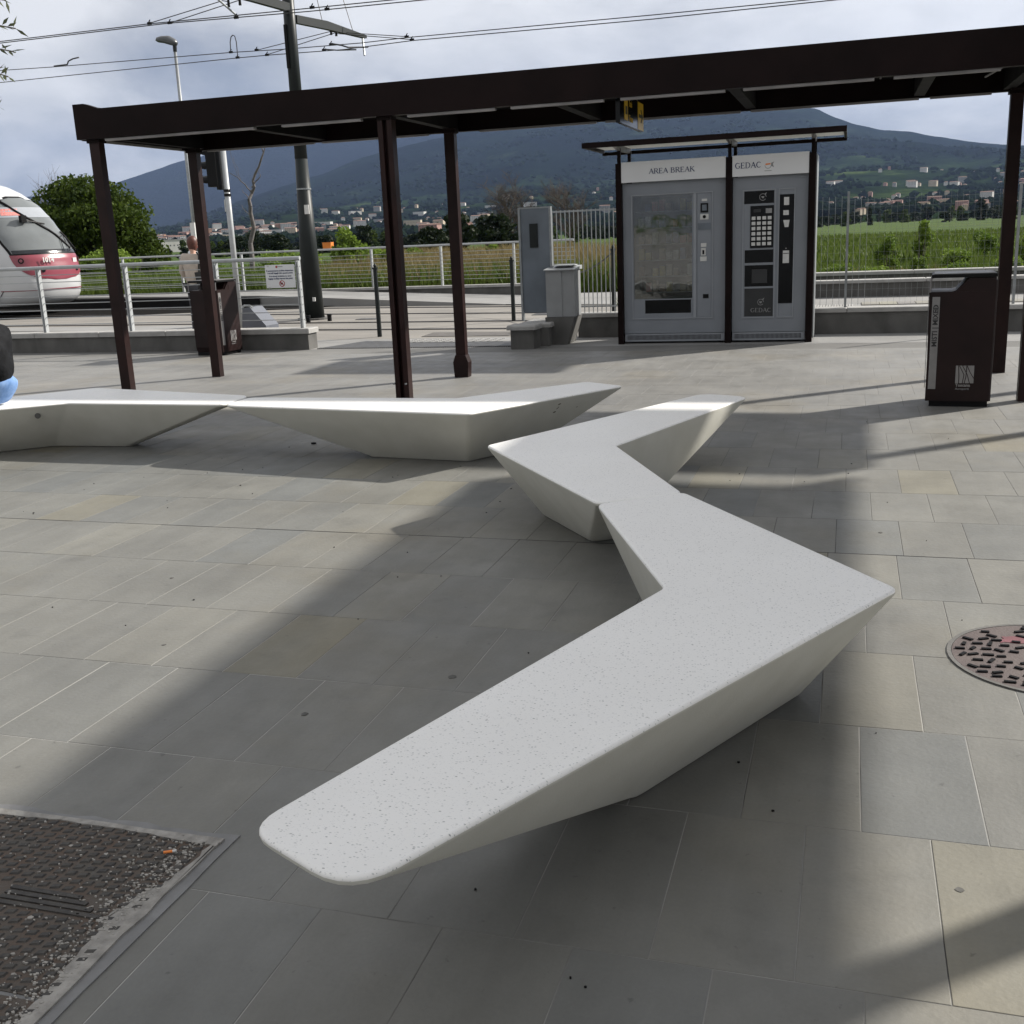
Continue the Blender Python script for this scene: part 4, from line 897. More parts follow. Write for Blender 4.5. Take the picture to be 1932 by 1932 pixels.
# ------------------------------------------------------------------ track area
tp = MB().add([(-45, 16.2, -.004), (9, 16.2, -.004), (9, 30, -.004), (-45, 30, -.004)], [(0, 1, 2, 3)])
tp.v = [(-45, 15.0, -.004), (-7.6, 15.0, -.004), (-7.6, 14.9, -.004), (-2.4, 14.9, -.004), (-2.4, 28, -.004), (-45, 28, -.004)]; tp.f = [(0, 1, 2, 3, 4, 5)]
o = tp.build('tramway_paving', MT['trackpave']); tag(o, kind='structure')
pp = MB().add([(-42, 15.02, .004), (-9.2, 15.02, .004), (-9.2, 17.2, .004), (-12.5, 19.6, .004), (-42, 22.0, .004)], [(0, 1, 2, 3, 4)])
tag(pp.build('pavement', MT['platform']), kind='structure')
tb = MB().add([(-42, 27.6, .006), (-42, 31.4, .006), (-14.6, 25.43, .006), (-12.2, 24.9, .006), (-12.6, 24.2, .006), (-15.5, 23.7, .006), (-22.0, 22.3, .006), (-42, 24.6, .006)], [(0, 7, 6, 5, 4, 3, 2, 1)])
tag(tb.build('track_bed', MT['ballast']), kind='structure')
trk = thing('tram_track', 'pair of grooved steel tram tracks crossing the paving', 'tram track', (-8, 20, 0))
for (xa, ya, xb, yb) in ((-30, 27.6, -3, 22.35), (-30, 25.6, -3, 20.6), (-30, 21.6, -3, 19.02), (-30, 20.2, -3, 17.43)):
    d = Vector((xb-xa, yb-ya)).normalized(); nn = Vector((-d.y, d.x))
    for o_, w_ in ((0, .035), (.075, .02)):
        q = [(xa+nn.x*(o_-w_), ya+nn.y*(o_-w_)), (xb+nn.x*(o_-w_), yb+nn.y*(o_-w_)), (xb+nn.x*(o_+w_), yb+nn.y*(o_+w_)), (xa+nn.x*(o_+w_), ya+nn.y*(o_+w_))]
        off(MB().prism(q, 'z', -.05, .010), -8, 20).build('rail', MT['rail'], trk)
# gateway threshold: drain grating, ribbed strip and dark plates
th = thing('drain_channel', 'dark drain channel and ribbed plates in the gateway', 'drain', (-6, 15.2, 0))
gb = MB()
for i in range(96): gb.box(-7.6+i*.033, -7.6+i*.033+.02, 14.78, 14.90, -.002, .012)
o = off(gb, -6, 15.2).build('grating', MT['grating'], th); o['kind'] = 'stuff'
off(MB().add([(-7.62, 14.93, .003), (-4.46, 14.93, .003), (-4.46, 15.5, .003), (-7.3, 15.9, .003)], [(0, 1, 2, 3)]), -6, 15.2).build('plate', MT['grating'], th)
off(MB().add([(-6.6, 16.5, .004), (-5.1, 16.45, .004), (-5.1, 17.1, .004), (-6.65, 17.2, .004)], [(0, 1, 2, 3)]), -6, 15.2).build('plate', MT['plate'], th)
tcb = MB()
for i in range(14):
    for j in range(5): tcb.box(-6.6+i*.12, -6.6+i*.12+.05, 15.55+j*.09, 15.59+j*.09, .0, .014)
o = off(tcb, -6, 15.2).build('tactile_stud', MT['cap'], th); o['kind'] = 'stuff'
off(MB().box(-6.65, -4.9, 15.52, 16.0, -.003, .0075), -6, 15.2).build('tactile_plate', MT['platform'], th)
for (x, y, w, d) in ((-9.55, 20.35, .45, .28), (-5.9, 20.6, .8, .35)):
    o = MB().box(0, w, 0, d, -.02, .007).build('pit_cover', MT['grating']); o.location = (x, y, 0)
    tag(o, 'small dark rectangular pit cover right of the mast' if x < -9 else 'larger dark pit cover near the chained bollard', 'pit cover')

# bollards with chain
def bollard(label, x, y, h, chain=True):
    t = thing('bollard', label, 'bollard', (x, y, 0), group='dark bollards of the crossing')
    MB().tube((0, 0, 0), (0, 0, h), .038, .034, 14).build('shaft', MT['mast'], t, smooth=False)
    MB().tube((0, 0, h), (0, 0, h+.03), .048, .048, 14).tube((0, 0, h+.03), (0, 0, h+.06), .02, .03, 10).tube((0, 0, h+.06), (0, 0, h+.09), .03, .008, 10).build('cap', MT['mast'], t)
    return t
bollard('slim dark bollard left of the double canopy post', -7.39, 16.64, 1.09)
bollard('slim dark bollard at the left edge of the blue grey board', -5.87, 19.3, 1.07)
bollard('taller dark bollard just behind, seen over the one at the board', -6.35, 22.1, 1.32)
bollard('dark bollard holding the chain beside the vending shelter', -3.72, 18.0, 1.22)
ch = MB(); A = Vector((-6.35, 22.1, 1.22)); B = Vector((-3.72, 18.0, 1.2)); pr0 = None
for k in range(41):
    t_ = k/40; p = A.lerp(B, t_) - Vector((0, 0, .42*4*t_*(1-t_)))
    if pr0 is not None: ch.tube(pr0, p, .012, .012, 5)
    pr0 = p
ch = off(ch, -6.35, 22.1); o = ch.build('chain', MT['wire']); o.location = (-6.35, 22.1, 0); tag(o, 'black chain hanging between two bollards behind the bars fence', 'chain')
for k, (x, y) in enumerate(((-10.05, 20.2), (-10.40, 19.95))):
    t = MB().tube((0, 0, 0), (0, 0, .11), .045, .045, 12).tube((0, 0, .11), (0, 0, .14), .055, .05, 12).build('stub_post', MT['black']); t.location = (x, y, 0)
    tag(t, ('short black stub post standing clear of the mast foot', 'short black stub post touching the mast foot')[k], 'stub post', 'black stub posts at the mast')

# vertical bar fence left of the shelter and mesh fence on the right
bf_ = thing('bar_fence', 'pale steel fence of tall vertical bars left of the vending shelter', 'fence', (-3.8, 16.09, .36))
k = 0; x = -4.30
while x < -3.02:
    off(MB().tube((x, 16.09, .20 if x > -3.84 else -.0), (x, 16.09, 1.86), .0085, n=6), -3.8, 16.09, .36).build('bar', MT['galv_white'], bf_); x += .066; k += 1
for z in (.45, 1.84): off(MB().box(-4.32, -3.02, 16.10, 16.106, z-.012, z+.012), -3.8, 16.09, .36).build('cross_rail', MT['galv_white'], bf_)
mf = thing('mesh_fence', 'thin galvanised wire mesh fence on the low wall at the right', 'fence', (1.5, 16.09, .36))
for x in (-.03, 2.13, 4.3): off(MB().box(x-.016, x+.016, 16.06, 16.10, .36, 1.92), 1.5, 16.09, .36).build('post', MT['galv'], mf)
x = -.37; k = 0
while x < 5.5:
    heavy = x < .3
    off(MB().tube((x, 16.115, .38), (x, 16.115, 1.86 if x < 0 or x > .9 else 1.82), .0034 if heavy else .0015, n=4), 1.5, 16.09, .36).build('upright_wire', MT['galv_white'] if heavy else MT['galv'], mf); x += .075 if not heavy else .085; k += 1
for i in range(15):
    z = .40+i*.10; off(MB().tube((-.40, 16.112, z), (5.5, 16.112, z), .0012, n=4), 1.5, 16.09, .36).build('level_wire', MT['galv'], mf)
# tactile strip on the walkway behind the fence
ts = MB()
for i in range(60): ts.box(-2.3+i*.04, -2.3+i*.04+.02, 16.55, 17.0, .329, .338)
o = ts.build('tactile_strip', MT['cap']); tag(o, kind='structure')
for i in range(28):
    o = MB().cbox(0, .245, 0, .55, 0, .012, .004).build('slab', mat('slab_tone_%d' % i, (0.20+.02*math.sin(i*2.1), 0.19+.02*math.sin(i*2.1), 0.165), .85, var=.08) if i < 5 else bpy.data.materials['slab_tone_%d' % (i % 5)], bpy.data.objects['walkway']); o.location = (.2+i*.25, 16.75, .3305)

# notice on the handrail
no = thing('notice', 'white notice with red round no-luggage symbol wired to the near handrail', 'sign', (-8.11, 14.80, .92))
off(MB().box(-8.355, -7.868, 14.79, 14.80, .917, 1.256), -8.11, 14.80, .92).build('panel', MT['header'], no)
def ntext(s, size, z, m='blue_ink', al='CENTER'): return text(s, size, 'writing', MT[m], no, (0, -.0125, z-.92), extrude=.0006, align=al, bold=.0008)
ntext('\u00c8 assolutamente proibito trasportare', .030, 1.160); ntext('i carrelli bagagli oltre questo punto', .030, 1.125)
ntext('It is strictly forbidden to carry', .030, 1.080); ntext('luggage trolleys beyond this point', .030, 1.045)
off(MB().box(-8.175, -8.145, 14.7875, 14.7895, 1.21, 1.24), -8.11, 14.80, .92).build('emblem', MT['red_ink'], no)
off(MB().box(-8.14, -8.06, 14.7875, 14.7895, 1.223, 1.233), -8.11, 14.80, .92).build('emblem', MT['grey_print'], no)
rg = MB()
for k in range(24):
    a, b = 2*math.pi*k/24, 2*math.pi*(k+1)/24
    rg.add([(-8.09+.036*math.cos(a), 14.7885, .98+.036*math.sin(a)), (-8.09+.036*math.cos(b), 14.7885, .98+.036*math.sin(b)), (-8.09+.047*math.cos(b), 14.7885, .98+.047*math.sin(b)), (-8.09+.047*math.cos(a), 14.7885, .98+.047*math.sin(a))], [(0, 1, 2, 3)])
rg.prism([(-8.118, 1.002), (-8.110, 1.010), (-8.062, .958), (-8.070, .950)], 'y', 14.787, 14.7878)
off(rg, -8.11, 14.80, .92).build('symbol_ring', MT['red_ink'], no)
off(MB().box(-8.11, -8.075, 14.7882, 14.7895, .965, .995).box(-8.12, -8.116, 14.7882, 14.7895, .965, 1.005), -8.11, 14.80, .92).build('symbol_trolley', MT['black_ink'], no)
for z in (.925, 1.24): off(MB().box(-8.32, -8.29, 14.785, 14.79, z-.01, z+.01), -8.11, 14.80, .92).build('clip', MT['white_print'], no)

# tilted suitcase behind the wall
su = thing('suitcase', 'grey hard suitcase lying tilted on the ground behind the left bin', 'suitcase', (-9.02, 15.7, 0))
off(MB().prism([(-9.30, .24), (-9.26, .58), (-9.13, .60), (-8.86, .30), (-8.86, .24), (-9.08, .0), (-9.30, .0)], 'y', 15.55, 15.95), -9.02, 15.7).build('shell', MT['suitcase'], su)
off(MB().prism([(-9.06, .02), (-8.84, .235), (-8.78, .20), (-8.98, .0)], 'y', 15.54, 15.96), -9.02, 15.7).build('base', MT['black'], su)
off(MB().path([(-9.28, 15.56, .575), (-9.22, 15.56, .625), (-9.12, 15.56, .62), (-9.08, 15.56, .585)], .016), -9.02, 15.7).build('handle', MT['galv_white'], su)
for x in (-8.82, -8.98): off(MB().tube((x, 15.53, .19), (x, 15.56, .19), .025, n=10), -9.02, 15.7).build('wheel', MT['black'], su)

# ------------------------------------------------------------------ overhead line mast
ms = thing('overhead_line_mast', 'thick dark grey steel mast carrying the tram overhead wires', 'mast', (-10.66, 20.75, 0))
def mp_(mb, nm, m, smooth=False, par=None): return off(mb, -10.66, 20.75).build(nm, MT[m], par or ms, smooth)
mp_(MB().tube((-10.68, 20.75, 0), (-10.66, 20.75, 3.2), .225, .125, 20), 'lower_pole', 'mast', True).data.polygons
mp_(MB().tube((-10.66, 20.75, 3.2), (-10.64, 20.75, 7.4), .125, .11, 20), 'upper_pole', 'mast', True)
mp_(MB().tube((-10.68, 20.75, -.02), (-10.68, 20.75, .03), .34, .34, 20), 'base_plate', 'concrete')
mp_(MB().tube((-10.66, 20.75, 2.6), (-10.66, 20.75, 2.63), .15, .15, 20), 'band', 'galv')
mp_(MB().box(-10.60, -10.50, 20.58, 20.60, 2.12, 2.30), 'number_plate', 'white_print'); mp_(MB().box(-10.56, -10.50, 20.52, 20.54, .38, .46), 'tag_plate', 'white_print')
mp_(MB().box(-10.72, -10.66, 20.60, 20.64, 4.9, 5.7), 'cable_slot', 'black')
def arm(y1, z1, zr, nm='arm', x1=-10.15):
    a0 = Vector((-10.60, 20.75 + (.13 if y1 > 20.75 else -.13), zr)); mid = a0.lerp(Vector((x1, y1, z1)), .42); mid.z = max(a0.z, z1)+.02
    b1 = Vector((x1, y1, z1)); mb = MB()
    for (p, q, w0, w1) in ((a0, mid, .075, .08), (mid, b1, .08, .03)):
        vs = []
        for P_, w in ((p, w0), (q, w1)):
            for dx, dz in ((-.05, -w), (.05, -w), (.05, w), (-.05, w)): vs.append((P_.x+dx, P_.y, P_.z+dz))
        mb.add(vs, [(0,1,5,4),(1,2,6,5),(2,3,7,6),(3,0,4,7),(3,2,1,0),(4,5,6,7)])
    return mp_(mb, nm, 'mast')
arm(23.2, 5.80, 5.83); arm(18.3, 5.98, 6.0, x1=-11.0)
mp_(MB().tube((-10.16, 23.1, 5.76), (-10.10, 23.0, 5.40), .022), 'drop_tube', 'galv')
mp_(MB().tube((-11.0, 18.4, 5.95), (-10.82, 18.98, 5.63), .018), 'drop_tube', 'galv')
mp_(MB().path([(-10.65, 22.55, 5.62), (-10.4, 22.5, 5.56), (-10.23, 22.48, 5.50), (-9.96, 22.9, 5.54)], .016), 'steady_arm', 'wire')
mp_(MB().path([(-10.84, 22.58, 5.53), (-10.5, 22.5, 5.47), (-10.1, 22.6, 5.46)], .013), 'steady_arm', 'wire')
for (x, y, z) in ((-10.63, 22.55, 5.88), (-10.5, 22.52, 5.84), (-10.95, 19.0, 5.86), (-10.7, 18.97, 5.86)):
    mp_(MB().tube((x, y, z-.09), (x, y, z+.04), .028, .022, 10), 'insulator', 'black')
mp_(MB().tube((-10.41, 22.51, 6.44+.5), (-10.09, 22.46, 5.82), .008), 'stay_wire', 'wire'); mp_(MB().tube((-10.97, 22.6, 6.8), (-10.80, 22.58, 5.95), .008), 'stay_wire', 'wire')

def wirething(label, pts, r=.009, clamps=()):
    o0 = Vector(pts[0]); mb = MB().path([Vector(p)-o0 for p in pts], r, 6)
    o = mb.build('overhead_wire', MT['wire']); o.location = o0; tag(o, label, 'overhead wire', 'tram overhead wires')
    for c in clamps:
        c = Vector(c)-o0; MB().box(c.x-.045, c.x+.045, c.y-.012, c.y+.012, c.z-.025, c.z+.02).tube((c.x-.02, c.y, c.z+.01), (c.x+.02, c.y, c.z+.06), .01).build('clamp', MT['black'], o)
    return o
bN, bF = -.10, -.17
yN = lambda x: 18.7+bN*(x+8); yF = lambda x: 22.1+bF*(x+8)
wirething('upper wire of the near tram line at the top left, ending over the mast', [(-30, yN(-30), 5.95), (-16.54, yN(-16.54), 5.75), (-12.77, yN(-12.77), 5.68), (-9.25, yN(-9.25), 5.56), (-7.65, yN(-7.65), 5.51), (2, yN(2), 5.2)], clamps=[(-12.77, yN(-12.77), 5.69), (-9.2, yN(-9.2), 5.57)])
wirething('lower wire of the near tram line at the top left', [(-30, yN(-30)+.05, 5.90), (-16.54, yN(-16.54), 5.72), (-12.4, yN(-12.4), 5.645), (-9.26, yN(-9.26), 5.51), (-6.98, yN(-6.98), 5.44), (2, yN(2), 5.12)], clamps=[(-12.3, yN(-12.3), 5.65), (-8.9, yN(-8.9), 5.51), (-10.81, yN(-10.81), 5.58)])
wirething('upper wire of the far tram line, with a tensioner at its left', [(-30, yF(-30), 6.40), (-20.64, yF(-20.64), 6.09), (-18.78, yF(-18.78), 5.985), (-13.3, yF(-13.3), 5.73), (-11.85, yF(-11.85), 5.64), (-9.9, yF(-9.9), 5.55), (-8.78, yF(-8.78), 5.53), (-3.57, yF(-3.57), 5.33), (-.88, yF(-.88), 5.24), (6, yF(6), 5.0)], clamps=[(-13.32, yF(-13.32), 5.74), (-12.61, yF(-12.61), 5.71), (-8.8, yF(-8.8), 5.55), (-10.65, yF(-10.65), 5.61)])
wirething('lower wire of the far tram line', [(-30, yF(-30), 6.12), (-20.7, yF(-20.7), 5.81), (-13.17, yF(-13.17), 5.60), (-12.34, yF(-12.34), 5.57), (-10.34, yF(-10.34), 5.47), (-8.66, yF(-8.66), 5.46), (-3.57, yF(-3.57), 5.26), (-.37, yF(-.37), 5.18), (6, yF(6), 4.92)], clamps=[(-13.15, yF(-13.15), 5.61), (-12.34, yF(-12.34), 5.58), (-8.68, yF(-8.68), 5.48), (-10.84, yF(-10.84), 5.52)])
wirething('left sloping bridle wire of the near line', [(-12.75, 19.17, 5.69), (-11.07, 19.01, 5.89), (-10.95, 19.0, 5.86)], .008)
wirething('second sloping bridle wire of the near line', [(-12.27, 19.13, 5.65), (-10.68, 18.97, 5.86)], .008)
wirething('bridle wire from the far arm down to the left, upper one', [(-12.61, 22.88, 5.70), (-10.63, 22.55, 5.86)], .008)
wirething('bridle wire from the far arm down to the left, lower one', [(-12.34, 22.84, 5.58), (-10.5, 22.52, 5.82)], .008)
wirething('bridle wire from the far arm to the right, upper one', [(-10.63, 22.55, 5.85), (-8.80, 22.24, 5.55)], .008)
wirething('bridle wire from the far arm to the right, lower one', [(-10.5, 22.52, 5.80), (-8.68, 22.22, 5.48)], .008)
lp = [(-13.32, 23.0, 5.76), (-13.31, 23.0, 5.95), (-13.27, 22.99, 6.05), (-13.22, 22.99, 6.08), (-13.17, 22.98, 6.05), (-13.14, 22.97, 5.93), (-13.14, 22.97, 5.62)]
wirething('hooped jumper cable joining the two far wires left of the mast', lp, .011)
wirething('hooked tensioner tail standing above the far upper wire', [(-18.75, 23.92, 6.0), (-18.3, 23.84, 5.99), (-18.25, 23.83, 6.06), (-18.11, 23.82, 6.10), (-17.9, 23.78, 6.11)], .016)

# street lamp, traffic signal
MT['lamp_grey'] = mat('lamp_grey', (.07, .075, .08), .35, var=.2)
la = thing('street_lamp', 'tall thin grey street lamp with drooping oval head behind the canopy', 'street lamp', (-19.24, 30, 0))
MB().tube((0, 0, -.3), (.02, 0, 7.2), .085, .045, 12).build('pole', MT['galv'], la, smooth=True)
MB().tube((.02, 0, 7.18), (.03, 0, 7.36), .055, .06, 12).build('collar', MT['mast'], la)
hd = MB(); hs = []
for (x, rz_, ry_, zc) in ((.12, .03, .05, 7.42), (.06, .10, .12, 7.43), (-.12, .13, .17, 7.50), (-.34, .10, .17, 7.545), (-.50, .075, .13, 7.55), (-.58, .02, .04, 7.54)):
    hs.append([(x, ry_*math.cos(a), zc+rz_*math.sin(a)) for a in [2*math.pi*i/14 for i in range(14)]])
hd.add(sum(hs, []), [(k*14+i, k*14+(i+1) % 14, (k+1)*14+(i+1) % 14, (k+1)*14+i) for k in range(5) for i in range(14)] + [tuple(range(14)), tuple(range(70, 84))])
hd.build('lamp_head', MT['lamp_grey'], la, smooth=True)
MB().box(-.18, -.02, -.1, .1, 1.6, 2.3).build('junction_box', MT['white_print'], la).location = (.10, 0, 0)
tsg = thing('traffic_signal', 'black three-lamp tram signal on a pale grey pole, seen from the side', 'traffic signal', (-11.38, 19, 0))
MB().tube((0, 0, 0), (0, 0, 3.45), .055, .055, 14).build('pole', MT['galv_white'], tsg, smooth=True)
MB().box(-.33, -.11, -.11, .11, 2.66, 3.42).build('housing', MT['black'], tsg)
MB().box(-.115, -.09, -.16, .16, 2.60, 3.48).build('backing_plate', MT['black'], tsg)
for z in (3.30, 3.04, 2.78):
    v = MB(); vs = []
    for s_, xx in ((1, -.33), (.9, -.50)):
        for i in range(9):
            a = math.pi*(i/8)*1.3 - math.pi*.15
            vs.append((xx, .10*math.cos(a)*s_, z+.10*math.sin(a)*s_ + (0 if xx > -.4 else -.0)))
    v.add(vs, [(i, i+1, 9+i+1, 9+i) for i in range(8)])
    vv = v.mesh('visor', MT['black']); o = link('visor', vv, tsg); md = o.modifiers.new('s', 'SOLIDIFY'); md.thickness = .006
for z in (2.58, 2.50): MB().tube((0, 0, z-.025), (0, 0, z+.025), .066, .066, 14).build('clamp', MT['black'], tsg)
MB().box(-.07, -.055, -.03, .03, 2.2, 2.42).build('sticker', MT['white_print'], tsg)

# ------------------------------------------------------------------ tram
tr = thing('tram', 'white and crimson tram number 1014 waiting at the left edge', 'tram', (-19.9, 24.52, .05), R(-10))
PROF = [(.22, -.42), (.28, -.22), (.45, -.08), (.8, 0.0), (1.1, -.01), (1.4, -.07), (1.55, -.14), (1.9, -.36), (2.3, -.68), (2.7, -1.04), (2.95, -1.32), (3.12, -1.58), (3.30, -1.95), (3.45, -2.45), (3.58, -3.5)]
HW = [(.22, 1.08), (.45, 1.17), (1.4, 1.20), (2.3, 1.16), (2.8, 1.06), (3.1, .95), (3.3, .80), (3.45, .62), (3.58, .40)]
def interp(tb, z):
    if z <= tb[0][0]: return tb[0][1]
    for (a, va), (b, vb) in zip(tb[:-1], tb[1:]):
        if z <= b: t_ = (z-a)/(b-a); t_ = t_*t_*(3-2*t_)*.35+t_*.65; return va+(vb-va)*t_
    return tb[-1][1]
def tram_pt(s, z, d=0.0):
    """s in -1..1 across the nose"""
    xf = interp(PROF, z); w = interp(HW, z); rd = 1.15+.25*z*.3
    a = s*math.pi/2; x = xf - rd*(1-abs(math.cos(a))**.75); y = w*math.copysign(abs(math.sin(a))**.82, math.sin(a))
    return Vector((x, y, z)), w, rd
def tsurf(zs, ss, d, back=None):
    mb = MB(); P = []
    for z in zs:
        for s in ss:
            p, w, rd = tram_pt(s, z)
            p1 = tram_pt(min(1, s+.01), z)[0]; p0 = tram_pt(max(-1, s-.01), z)[0]; pz = tram_pt(s, z+.02)[0]
            nrm = (p1-p0).cross(pz-p); 
            if nrm.length > 1e-9: nrm.normalize()
            P.append(p+nrm*d)
        if back is not None: pass
    n = len(ss)
    mb.add(P, [(j*n+i, j*n+i+1, (j+1)*n+i+1, (j+1)*n+i) for j in range(len(zs)-1) for i in range(n-1)])
    return mb
zs = [.22, .25, .30, .38, .5, .65, .8, .95, 1.1, 1.25, 1.4, 1.55, 1.7, 1.9, 2.1, 2.3, 2.5, 2.7, 2.85, 2.95, 3.05, 3.12, 3.2, 3.3, 3.38, 3.45, 3.52, 3.56, 3.58]
ss = [-1+i/16 for i in range(33)]
body = MB(); ring = []
for z in zs:
    row = [Vector((-14, -interp(HW, z), z)), Vector((-4.9, -interp(HW, z), z))]
    for s in ss: row.append(tram_pt(s, z)[0])
    row += [Vector((-4.9, interp(HW, z), z)), Vector((-14, interp(HW, z), z))]
    ring.append(row)
n = len(ring[0]); body.add(sum(ring, []), [(j*n+i, j*n+i+1, (j+1)*n+i+1, (j+1)*n+i) for j in range(len(zs)-1) for i in range(n-1)])
body.add(ring[-1], [tuple(range(n))]); 
body.build('body', MT['tram_white'], tr, smooth=True)
def shaped(nm, m, poly, d, thick=.0, nz=20, ns=24):
    """poly: list of (z, smin, smax)"""
    mb = MB(); P = []
    for z, a, b in poly:
        for i in range(ns+1):
            s = a+(b-a)*i/ns; p = tram_pt(s, z)[0]
            p1 = tram_pt(s+.01, z)[0]; p0 = tram_pt(s-.01, z)[0]; pz = tram_pt(s, z+.02)[0]; nr = (p1-p0).cross(pz-p); nr.normalize()
            P.append(p+nr*d)
    n = ns+1; mb.add(P, [(j*n+i, j*n+i+1, (j+1)*n+i+1, (j+1)*n+i) for j in range(len(poly)-1) for i in range(ns)])
    return mb.build(nm, MT[m], tr, smooth=True)
def prof(z0, z1, f, n=16): return [(z0+(z1-z0)*i/n, -f(i/n), f(i/n)) for i in range(n+1)]
shaped('windscreen_seal', 'black', prof(1.50, 3.02, lambda t: .70*math.sqrt(max(.02, 1-(max(0, t-.42)/.585)**2.2)) * (0.90+.1*min(1, t*3))), .010)
shaped('windscreen', 'tram_glass', prof(1.53, 2.97, lambda t: .655*math.sqrt(max(.012, 1-(max(0, t-.42)/.585)**2.2)) * (0.90+.1*min(1, t*3))), .018)
shaped('windscreen_shade', 'tram_dark', prof(1.53, 1.62, lambda t: .58), .021, ns=16)
shaped('red_panel', 'tram_red', prof(.86, 1.50, lambda t: .64*math.sqrt(max(.01, 1-((1-t))**2.4))), .014)
shaped('red_line', 'tram_red', [(.60, -.9, .9), (.63, -.9, .9)], .012)
MT['led'] = mat('led_display', (.55, .20, .18), .5, var=.3, scale=30)
shaped('destination_display', 'machine_trim', [(2.45, -.52, .50), (2.55, -.5, .48), (2.72, -.44, .42)], .024)
shaped('destination_text', 'led', [(2.50, -.40, -.12), (2.60, -.38, -.11), (2.68, -.37, -.10)], .028)
def on_nose(s, z, d=.03): 
    p = tram_pt(s, z)[0]; p1 = tram_pt(s+.01, z)[0]; p0 = tram_pt(s-.01, z)[0]; pz = tram_pt(s, z+.02)[0]; nr = (p1-p0).cross(pz-p); nr.normalize(); return p+nr*d, nr
for s in (-.50, .50):
    p, nr = on_nose(s, 1.36, .0); o = MB().tube(p, p+nr*.035, .075, .07, 16).build('headlight', MT['black_gloss'], tr); MB().tube(p+nr*.035, p+nr*.042, .04, .04, 12).build('lens', MT['tram_red'], o)
for s in (-.22, .30):
    p, nr = on_nose(s, 1.10, .0); MB().tube(p, p+nr*.03, .05, .05, 14).build('fog_lamp', MT['black_gloss'], tr)
p, nr = on_nose(-.12, 1.36, .022); yaw_ = math.atan2(nr.y, nr.x)
text('1014', .17, 'fleet_number', MT['white_print'], tr, p + nr*.035 - Vector((0, .20, .06)), (R(90)-.10, 0, yaw_+R(90)), .004, bold=.006)
p, nr = on_nose(.30, 1.33, .024); o = MB().box(-.10, .10, -.004, .004, -.055, .055).build('emblem', MT['white_print'], tr); o.location = p; o.rotation_euler = (0, 0, math.atan2(nr.y, nr.x)+R(90))
wp = MB(); 
def wl_(a, b, r):
    q = [on_nose(a[0]+(b[0]-a[0])*k/6, a[1]+(b[1]-a[1])*k/6, .05)[0] for k in range(7)]; wp.path(q, r, 6)
wl_((.30, 2.05), (.56, 1.56), .022); wl_((.12, 1.55), (.20, 1.92), .010); wl_((.20, 1.92), (.36, 1.98), .012); wl_((.30, 1.93), (.24, 1.55), .010); wl_((.36, 1.95), (.36, 1.6), .010)
wp.build('wiper', MT['black'], tr, smooth=False)
mr_ = MB(); q = [on_nose(-.30+(.62)*k/8, 2.93-(1.30)*k/8, .03)[0] for k in range(9)]
for a, b in zip(q[:-1], q[1:]): mr_.tube(a, b, .035, .035, 6)
mr_.build('windscreen_bar', MT['black'], tr)
p, nr = on_nose(-.16, 2.33, .10); mm = MB().box(p.x-.05, p.x+.05, p.y-.10, p.y+.06, p.z-.06, p.z+.12).tube(p, on_nose(.10, 2.28, .03)[0], .02, .02, 6); mm.build('camera_mirror', MT['black'], tr)
MB().box(-6.4, -1.95, -1.213, -1.19, 1.45, 2.5).build('side_window', MT['tram_dark'], tr).location = (-.3, 0, 0)
MB().prism([(-1.98, 1.05), (-1.62, 1.05), (-2.02, 1.9), (-2.2, 1.9)], 'y', -1.214, -1.20).build('side_window', MT['tram_dark'], tr).location = (.1, .03, 0)
jn = MB(); 
for a, b in (((-1.9, 1.0), (-1.25, .30)), ((-1.25, .30), (-.95, .62))): jn.tube((a[0]+.1, -1.195, a[1]), (b[0]+.1, -1.16, b[1]), .008, .008, 5)
jn.build('panel_joint', MT['black'], tr)
MB().tube((-1.25, -1.14, .62), (-1.25, -1.185, .62), .085, .085, 16).build('side_lamp', MT['black_gloss'], tr)

# ------------------------------------------------------------------ people
def figure(verts, edges, radii, name, m, parent, sub=2, root=0, smooth=True):
    me = bpy.data.meshes.new(name); me.from_pydata(verts, edges, []); o = bpy.data.objects.new(name, me); C.objects.link(o)
    sk = o.modifiers.new('skin', 'SKIN'); sk.use_smooth_shade = True
    for i, r in enumerate(radii):
        me.skin_vertices[0].data[i].radius = r if isinstance(r, tuple) else (r, r)
    me.skin_vertices[0].data[root].use_root = True
    sb = o.modifiers.new('sub', 'SUBSURF'); sb.levels = sub; sb.render_levels = sub
    bpy.context.view_layer.update()
    m2 = bpy.data.meshes.new_from_object(o.evaluated_get(bpy.context.evaluated_depsgraph_get())); m2.name = name
    bpy.data.objects.remove(o); bpy.data.meshes.remove(me)
    m2.materials.clear(); m2.materials.append(m)
    m2.polygons.foreach_set('use_smooth', [True]*len(m2.polygons))
    return link(name, m2, parent)
